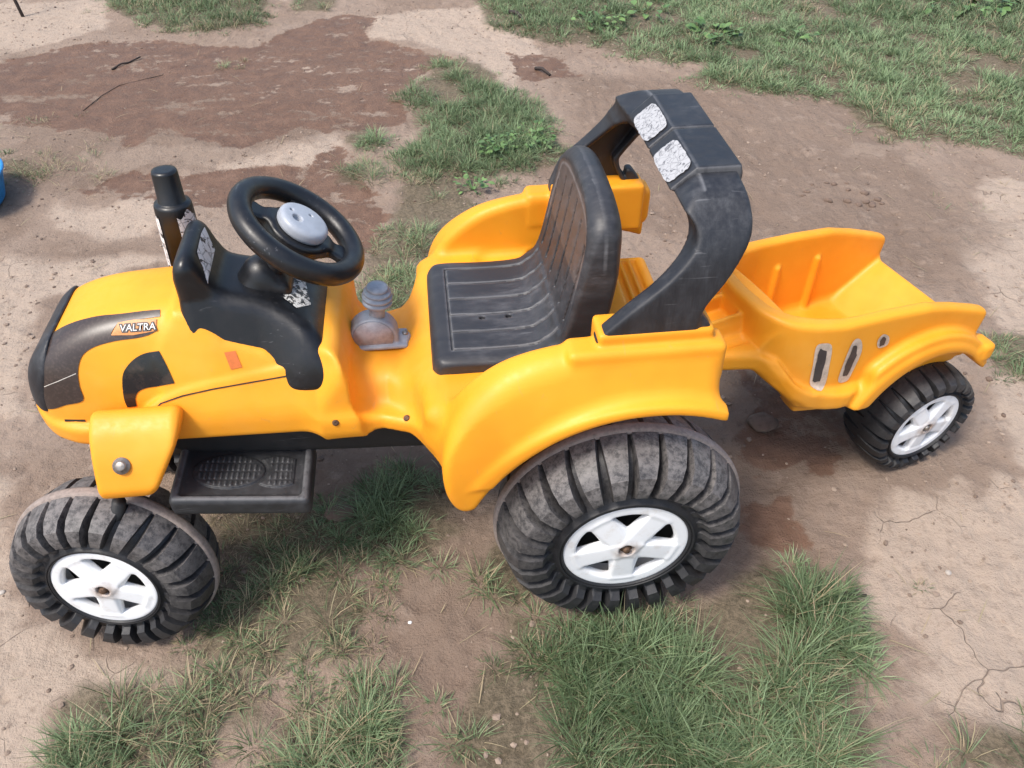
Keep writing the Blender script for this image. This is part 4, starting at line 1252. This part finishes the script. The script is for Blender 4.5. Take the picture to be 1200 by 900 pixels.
# ------------------------------------------------------------------ grass
BX, BY, BL, BA, BLean, BW, BT, BD = [[] for _ in range(8)]
for gi_, (pl, den, nb, ln, tr, dry, wd) in enumerate(GR):
    P_ = gpoly(pl)
    lo, hi = P_.min(0) - .05, P_.max(0) + .05
    den *= 1.95; nb = int(nb * 1.45); wd *= .88
    n = int(den * (hi[0] - lo[0]) * (hi[1] - lo[1]))
    x = rng.uniform(lo[0], hi[0], n); y = rng.uniform(lo[1], hi[1], n)
    wx = (fbm(x, y, 6, 3, 200) - .5) * .14; wy = (fbm(x, y, 6, 3, 210) - .5) * .14
    d = poly2(x + wx, y + wy, P_)
    gaps = fbm(x, y, 5.5, 3, 220)
    keep = (d < rng.normal(-.005, .030, n)) & (gaps > (.382 if ln > .06 else .37 if ln > .045 else .39) + rng.normal(0, .04, n))
    x, y, gaps, d = x[keep], y[keep], gaps[keep], d[keep]
    m = len(x)
    if m == 0: continue
    tl = ln * (.55 + .75 * rng.random(m)) * np.clip(.55 - d / .12, .45, 1.1)
    tt = np.clip(fbm(x, y, 3.0, 3, 230) + rng.normal(0, .20, m), 0, 1)
    td = np.clip(dry + (fbm(x, y, 5, 3, 240) - .5) * 1.1 + rng.normal(0, .08, m), 0, 1)
    k = nb
    ang = rng.uniform(0, 2 * PI, (m, k)); rad = tr * np.sqrt(rng.random((m, k))) * rng.uniform(.3, 1, (m, k))
    dirj = ang + rng.normal(0, .7, (m, k))
    lean = np.clip(.35 + .75 * rad / tr + rng.normal(0, .34, (m, k)), .05, 1.5)
    BX.append((x[:, None] + rad * np.cos(ang)).ravel()); BY.append((y[:, None] + rad * np.sin(ang)).ravel())
    BL.append((tl[:, None] * rng.uniform(.45, 1.15, (m, k))).ravel()); BA.append(dirj.ravel()); BLean.append(lean.ravel())
    BW.append((wd * rng.uniform(.6, 1.15, (m, k))).ravel())
    BT.append(np.clip(tt[:, None] + rng.normal(0, .16, (m, k)), 0, 1).ravel())
    BD.append(((rng.random((m, k)) < td[:, None] * .8) * rng.uniform(.6, 1, (m, k)) + rng.uniform(0, .15, (m, k))).ravel())
BX, BY, BL, BA, BLean, BW, BT, BD = [np.concatenate(a) for a in (BX, BY, BL, BA, BLean, BW, BT, BD)]
# nothing grows inside the tyres
ok = np.ones(len(BX), bool)
for (wx, wy, hx, hy) in ((0, -.215, .10, .075), (-.80, -.18, .08, .06), (0, .215, .10, .075), (.66, -.0, .05, .05)):
    ok &= ~((np.abs(BX - wx) < hx) & (np.abs(BY - wy) < hy))
BX, BY, BL, BA, BLean, BW, BT, BD = [a[ok] for a in (BX, BY, BL, BA, BLean, BW, BT, BD)]
nB = len(BX)
print('blades', nB)
def strips(name, X0, Y0, Z0, L, A, LN, W_, mat, tint, dry, curl=1.25):
    n = len(X0)
    ts = np.array([0, .36, .70, 1.0]); wsc = np.array([.8, 1.0, .7, 0])
    ca, sa = np.cos(A), np.sin(A)
    side = rng.uniform(0, 2 * PI, n)
    tw = A + PI / 2 + rng.normal(0, .5, n)
    sx, sy = np.cos(tw), np.sin(tw)
    pos = np.zeros((n, 4, 3)); prev = np.stack([X0, Y0, Z0], 1); pos[:, 0] = prev
    bend = curl * rng.uniform(.3, 1.1, n)
    for i in range(1, 4):
        th = LN + bend * (ts[i] + ts[i - 1]) / 2
        dl = (ts[i] - ts[i - 1]) * L
        step_ = np.stack([np.sin(th) * ca, np.sin(th) * sa, np.cos(th)], 1) * dl[:, None]
        prev = prev + step_
        prev[:, 2] = np.maximum(prev[:, 2], Z0 * .5 + .002 + .004 * ts[i])
        pos[:, i] = prev
    V = np.zeros((n, 7, 3), np.float32)
    for i in range(3):
        hw_ = (W_ * wsc[i] / 2)[:, None]
        sv = np.stack([sx, sy, np.zeros(n)], 1) * hw_
        V[:, 2 * i] = pos[:, i] - sv; V[:, 2 * i + 1] = pos[:, i] + sv
    V[:, 6] = pos[:, 3]
    b = np.arange(n)[:, None] * 7
    F4 = np.concatenate([b + np.array([[0, 1, 3, 2]]), b + np.array([[2, 3, 5, 4]])])
    F3 = b + np.array([[4, 5, 6]])
    me = mesh_np(name, V.reshape(-1, 3), F4, F3, False)
    hgt_ = np.tile(np.array([0, 0, .4, .4, .8, .8, 1.0]), n)
    attrs(me, {'tint': np.repeat(tint, 7), 'dry': np.repeat(dry, 7), 'along': hgt_})
    return add(name, me, mat)
t = NT('grass_blades')
c = t.mix(t.attr('tint'), (0.050, 0.099, 0.037), (0.275, 0.385, 0.198))
c = t.mix(t.math('MULTIPLY', t.rng(t.attr('along'), 0, .5, 1, 0), .45), c, (0.16, 0.155, 0.075))
c = t.mix(t.attr('dry'), c, (0.40, 0.315, 0.20))
t.set(Base_Color=c, Roughness=.55, Specular_IOR_Level=.35)
tr_ = t.n('ShaderNodeBsdfTranslucent'); mx = t.n('ShaderNodeMixShader'); mx.inputs[0].default_value = .25
t.l(c, tr_.inputs[0]); t.l(t.b.outputs[0], mx.inputs[1]); t.l(tr_.outputs[0], mx.inputs[2]); t.l(mx.outputs[0], t.out.inputs[0])
g = strips('grass', BX, BY, height(BX, BY) - .003, BL, BA, BLean, BW, t.m, BT, BD)
g['kind'] = 'stuff'; g['label'] = 'tufts and patches of thin grey-green grass growing on the earth'; g['category'] = 'grass'

# straw lying about
ns = 4200
sx_ = rng.uniform(-2.6, 3.6, ns); sy_ = rng.uniform(-.62, 4.4, ns) ** 1.0
sdn = mask(sx_, sy_, [g_[0] for g_ in GR], .35, .05, 6, 300) + .12
kp = rng.random(ns) < sdn
sx_, sy_ = sx_[kp], sy_[kp]; ns = len(sx_)
g = strips('straw', sx_, sy_, height(sx_, sy_) + .002, rng.uniform(.02, .075, ns), rng.uniform(0, 2 * PI, ns), np.full(ns, 1.50), rng.uniform(.001, .0022, ns), t.m, np.full(ns, .5), rng.uniform(.7, 1, ns), .12)
g['kind'] = 'stuff'; g['label'] = 'dry straw bits scattered over the bare earth'; g['category'] = 'straw'

# crumbs of soil and tiny stones
def crumbs(name, n, smin_, smax_, mat, area, seed, weight=None, sub=1):
    r_ = np.random.default_rng(seed)
    x = r_.uniform(area[0], area[1], n); y = r_.uniform(area[2], area[3], n)
    if weight is not None:
        k = r_.random(n) < weight(x, y); x, y = x[k], y[k]; n = len(x)
    ic = bmesh.new(); bmesh.ops.create_icosphere(ic, subdivisions=1, radius=1)
    bv = np.array([v.co[:] for v in ic.verts]); bf = np.array([[v.index for v in f.verts] for f in ic.faces]); ic.free()
    s_ = smin_ + (smax_ - smin_) * r_.random(n) ** 3.5
    sc3 = np.stack([s_ * r_.uniform(.7, 1.4, n), s_ * r_.uniform(.7, 1.3, n), s_ * r_.uniform(.4, .8, n)], 1)
    a = r_.uniform(0, 2 * PI, n)
    V = bv[None] * sc3[:, None] * (1 + r_.normal(0, .16, (n, len(bv), 1)))
    ca, sa = np.cos(a)[:, None], np.sin(a)[:, None]
    Vx = V[..., 0] * ca - V[..., 1] * sa; Vy = V[..., 0] * sa + V[..., 1] * ca
    V = np.stack([Vx + x[:, None], Vy + y[:, None], V[..., 2] + (height(x, y) + s_ * .15)[:, None]], -1)
    F3 = (bf[None] + np.arange(n)[:, None, None] * len(bv)).reshape(-1, 3)
    me = mesh_np(name, V.reshape(-1, 3), np.zeros((0, 4), int), F3, False)
    attrs(me, {'tint': np.repeat(r_.random(n), len(bv))})
    o = add(name, me, mat); o['kind'] = 'stuff'
    return o
t = NT('soil_crumb')
c = t.mix(t.attr('tint'), (0.13, 0.09, 0.068), (0.34, 0.26, 0.20))
t.set(Base_Color=c, Roughness=.9, Normal=t.bump(t.noise(300, 4, .7), .5, .002))
wfun = lambda x, y: np.clip(.25 + 1.2 * (fbm(x, y, 2.4, 3, 400) - .42) * 3, .04, 1) * (1 - .85 * mask(x, y, WET, .05, .07, 5, 1))
o = crumbs('soil_crumbs', 42000, .0010, .0062, t.m, (-2.6, 3.6, -.62, 4.2), 5, wfun)
o['label'] = 'crumbs and small clods of loose soil on the bare earth'; o['category'] = 'soil crumbs'

# ------------------------------------------------------------------ small things lying around
def at(px, py, z=0.0):
    a, b = (px - 600) / FPX, (450 - py) / FPX
    F_ = (_sy * _cp, _cy * _cp, -_sp); R_ = (_cy, -_sy, 0); U_ = (_sy * _sp, _cy * _sp, _cp)
    d = [F_[i] + a * R_[i] + b * U_[i] for i in range(3)]
    t_ = (z - CZ) / d[2]
    return Vector((CX + t_ * d[0], CY + t_ * d[1], z))

# blue tub, only its rim reaches into the picture
p = at(-1, 210, .09)
R_t = .17
V, F = lathe([(0, .0), (R_t * .80, .0), (R_t * .84, .01), (R_t * .96, .085), (R_t, .092), (R_t, .098), (R_t * .95, .098), (R_t * .93, .085), (R_t * .80, .016), (0, .014)], 64)
o = add('blue_tub', mesh_np('blue_tub', V, F), M['blue'], None, (p.x - R_t * _cy, p.y + R_t * _sy, .0))
tag(o, 'round bright blue plastic tub reaching in at the left edge beside the mud', 'tub')

V, F, F3 = tube([at(29, 20) + Vector((0, 0, -.05)), at(29, 20) + Vector((-.010, 0, .05)), at(29, 20) + Vector((-.05, .02, .32)), at(29, 20) + Vector((-.07, .03, .62))], [.008, .008, .007, .005], 8)
M['bark'] = simple('dark_bark', (0.045, 0.032, 0.026), .8, 0, 120, .5, .5)
o = add('stick', mesh_np('stick', V, F, F3), M['bark'])
tag(o, 'thin dark stick standing in the earth in the top left corner', 'stick')
def twig(pts, r, label):
    P = [at(*q) for q in pts]
    out = []
    for i, q in enumerate(P):
        z = float(height(np.array([q.x]), np.array([q.y]))[0]) + r * .8
        out.append(Vector((q.x, q.y, z + (r * 1.2 if i % 2 else 0))))
    V, F, F3 = tube(out, [r * (1 - .35 * i / len(out)) for i in range(len(out))], 7)
    o = add('twig', mesh_np('twig', V, F, F3), M['bark'])
    tag(o, label, 'twig', 'twigs lying on the ground')
twig([(598, 19), (606, 23), (614, 26), (618, 28)], .009, 'short thick dark twig at the edge of the lawn near the top')
twig([(628, 80), (636, 83), (645, 88)], .007, 'small dark curved twig on bare soil left above the roll bar')
twig([(132, 82), (143, 77), (152, 74), (166, 69)], .004, 'dark brittle twig lying on the wet mud at upper left')
twig([(98, 130), (120, 112), (140, 100), (192, 88)], .0014, 'long thin pale-brown twig across the wet mud')
twig([(975, 700), (990, 698), (1004, 700), (1016, 699)], .003, 'thin dark twig on dry crust right of the big rear wheel')

t = NT('broad_leaves')
c = t.mix(t.attr('tint'), (0.050, 0.105, 0.028), (0.15, 0.25, 0.08))
t.set(Base_Color=c, Roughness=.5)
leafm = t.m
def weed(px, py, n, rad, ls, label, seed):
    r_ = np.random.default_rng(seed)
    q = at(px, py)
    V, F, T = [], [], []
    for k in range(n):
        a = r_.uniform(0, 2 * PI); d = rad * math.sqrt(r_.random())
        L = ls * r_.uniform(.6, 1.25); W_ = L * r_.uniform(.5, .8)
        x0, y0 = q.x + d * math.cos(a), q.y + d * math.sin(a)
        z0 = float(height(np.array([x0]), np.array([y0]))[0]) + r_.uniform(.006, .04)
        a2 = a + r_.normal(0, .6); tl = r_.uniform(-.35, .45)
        ux = Vector((math.cos(a2) * math.cos(tl), math.sin(a2) * math.cos(tl), math.sin(tl))); uy = Vector((-math.sin(a2), math.cos(a2), r_.normal(0, .25))).normalized()
        uz = ux.cross(uy)
        cz = float(height(np.array([q.x]), np.array([q.y]))[0])
        b = len(V); pn = Vector((-math.sin(a), math.cos(a), 0)) * .0009
        V += [Vector((q.x, q.y, cz + .001)) - pn, Vector((q.x, q.y, cz + .001)) + pn, Vector((x0, y0, z0)) + pn, Vector((x0, y0, z0)) - pn]
        F.append((b, b + 1, b + 2, b + 3)); T += [.4] * 4
        b = len(V)
        for (s_, w__, h_) in ((0, .0, 0), (.25, .42, .05), (.55, .5, .06), (.82, .34, .02), (1.0, 0, -.06)):
            if w__ == 0:
                V.append(Vector((x0, y0, z0)) + ux * L * s_ + uz * L * h_)
            else:
                V.append(Vector((x0, y0, z0)) + ux * L * s_ + uy * W_ * w__ + uz * L * (h_ + .07))
                V.append(Vector((x0, y0, z0)) + ux * L * s_ + uz * L * h_)
                V.append(Vector((x0, y0, z0)) + ux * L * s_ - uy * W_ * w__ + uz * L * (h_ + .07))
        F += [(b, b + 1, b + 2), (b, b + 2, b + 3), (b + 1, b + 4, b + 5, b + 2), (b + 2, b + 5, b + 6, b + 3), (b + 4, b + 7, b + 8, b + 5), (b + 5, b + 8, b + 9, b + 6), (b + 7, b + 10, b + 8), (b + 8, b + 10, b + 9)]
        T += [r_.random()] * 11
    me = mesh_np('broadleaf_weed', [v[:] for v in V], [f for f in F if len(f) == 4], [f for f in F if len(f) == 3])
    attrs(me, {'tint': T})
    o = add('broadleaf_weed', me, leafm)
    tag(o, label, 'weed', 'broad-leaved weeds in the grass')
weed(622, 170, 90, .08, .018, 'low bright green clover-like weed in the grass patch behind the seat', 1)
weed(583, 182, 60, .06, .022, 'small leafy weed at the lower rim of the grass patch above the seat', 2)
weed(838, 45, 36, .11, .045, 'broad-leaved weed rosette in the lawn above the trailer', 3)
weed(700, 30, 34, .11, .032, 'leafy green weed at the left part of the lawn near the top', 4)
weed(760, 22, 16, .09, .040, 'spreading weed rosette in the lawn between two others', 5)
weed(930, 48, 14, .09, .040, 'pale leafy weed in the middle of the lawn', 6)
weed(1110, 0, 40, .28, .070, 'large-leaved bright green weeds at the top right edge', 7)
weed(1165, 12, 16, .11, .045, 'yellowish green weed rosette in the top right corner', 8)
weed(555, 222, 30, .05, .020, 'tiny leafy weed on bare ground left of the far fender', 9)

def pebble(px, py, r, mat, label, name='pebble', cat='pebble', flat=.6, n=1, spread=0, seed=0):
    r_ = np.random.default_rng(seed + int(px))
    bm = bmesh.new()
    q = at(px, py)
    for k in range(n):
        a, d = r_.uniform(0, 2 * PI), spread * math.sqrt(r_.random()) * (n > 1)
        rr = r * r_.uniform(.5, 1) if n > 1 else r
        x0, y0 = d * math.cos(a), d * math.sin(a)
        z0 = float(height(np.array([q.x + x0]), np.array([q.y + y0]))[0])
        res = bmesh.ops.create_icosphere(bm, subdivisions=2, radius=rr)
        sx2, sy2 = r_.uniform(.8, 1.3), r_.uniform(.7, 1.1)
        for v in res['verts']:
            v.co = Vector((v.co.x * sx2, v.co.y * sy2, v.co.z * flat)) * (1 + r_.normal(0, .06))
            v.co += Vector((x0, y0, z0 + rr * .2))
    o = add(name, bm_mesh(name, bm), mat, None, (q.x, q.y, 0))
    tag(o, label, cat)
    return o
M['stone'] = simple('pale_stone', (0.46, 0.41, 0.36), .8, 0, 80, .7, .3)
M['clod'] = simple('soil_clod', (0.17, 0.115, 0.085), .9, 0, 60, .6, .6)
pebble(1114, 669, .0055, M['stone'], 'tiny pale pebble on the dry crust at the lower right')
pebble(482, 730, .0032, simple('white_chip', (0.8, 0.8, 0.78), .5), 'tiny white chip on the soil between the two lower grass tufts', flat=.35)
pebble(5, 696, .006, M['stone'], 'small pale pebble at the left edge beside the front wheel')
pebble(400, 603, .026, M['clod'], 'smooth round grey-brown stone half buried under the tractor', 'stone', 'stone', .35)
pebble(895, 495, .030, M['clod'], 'flat round lump of earth under the trailer hitch', 'earth_lump', 'earth lump', .25)
def clods(px, py, n, r, spread, label, seed):
    r_ = np.random.default_rng(seed); q = at(px, py)
    for k in range(n):
        a, d = r_.uniform(0, 2 * PI), spread * r_.random() ** .5
        bm = bmesh.new(); rr = r * r_.uniform(.35, 1)
        bmesh.ops.create_icosphere(bm, subdivisions=2, radius=rr)
        s3 = (r_.uniform(.8, 1.4), r_.uniform(.7, 1.2), r_.uniform(.4, .7))
        for v in bm.verts:
            v.co = Vector((v.co.x * s3[0], v.co.y * s3[1], v.co.z * s3[2])) * (1 + r_.normal(0, .10))
        x0, y0 = q.x + d * math.cos(a), q.y + d * math.sin(a)
        o = add('clod', bm_mesh('clod', bm), M['clod'], None, (x0, y0, float(height(np.array([x0]), np.array([y0]))[0]) + rr * .1), (0, 0, a * 3))
        tag(o, label, 'clod', 'clods: ' + label)
clods(980, 224, 11, .014, .11, 'dark broken clod in the heap beside a small hole in the path', 1)
clods(1022, 240, 6, .013, .05, 'dark clod in the smaller scatter right of the clod heap', 2)
clods(75, 400, 7, .009, .08, 'small clod scattered on soil left of the tractor nose', 3)
clods(610, 130, 5, .010, .10, 'small clod on the path between grass patch and lawn', 4)
clods(1150, 470, 6, .009, .14, 'small pale clod on the crust right of the trailer', 5)
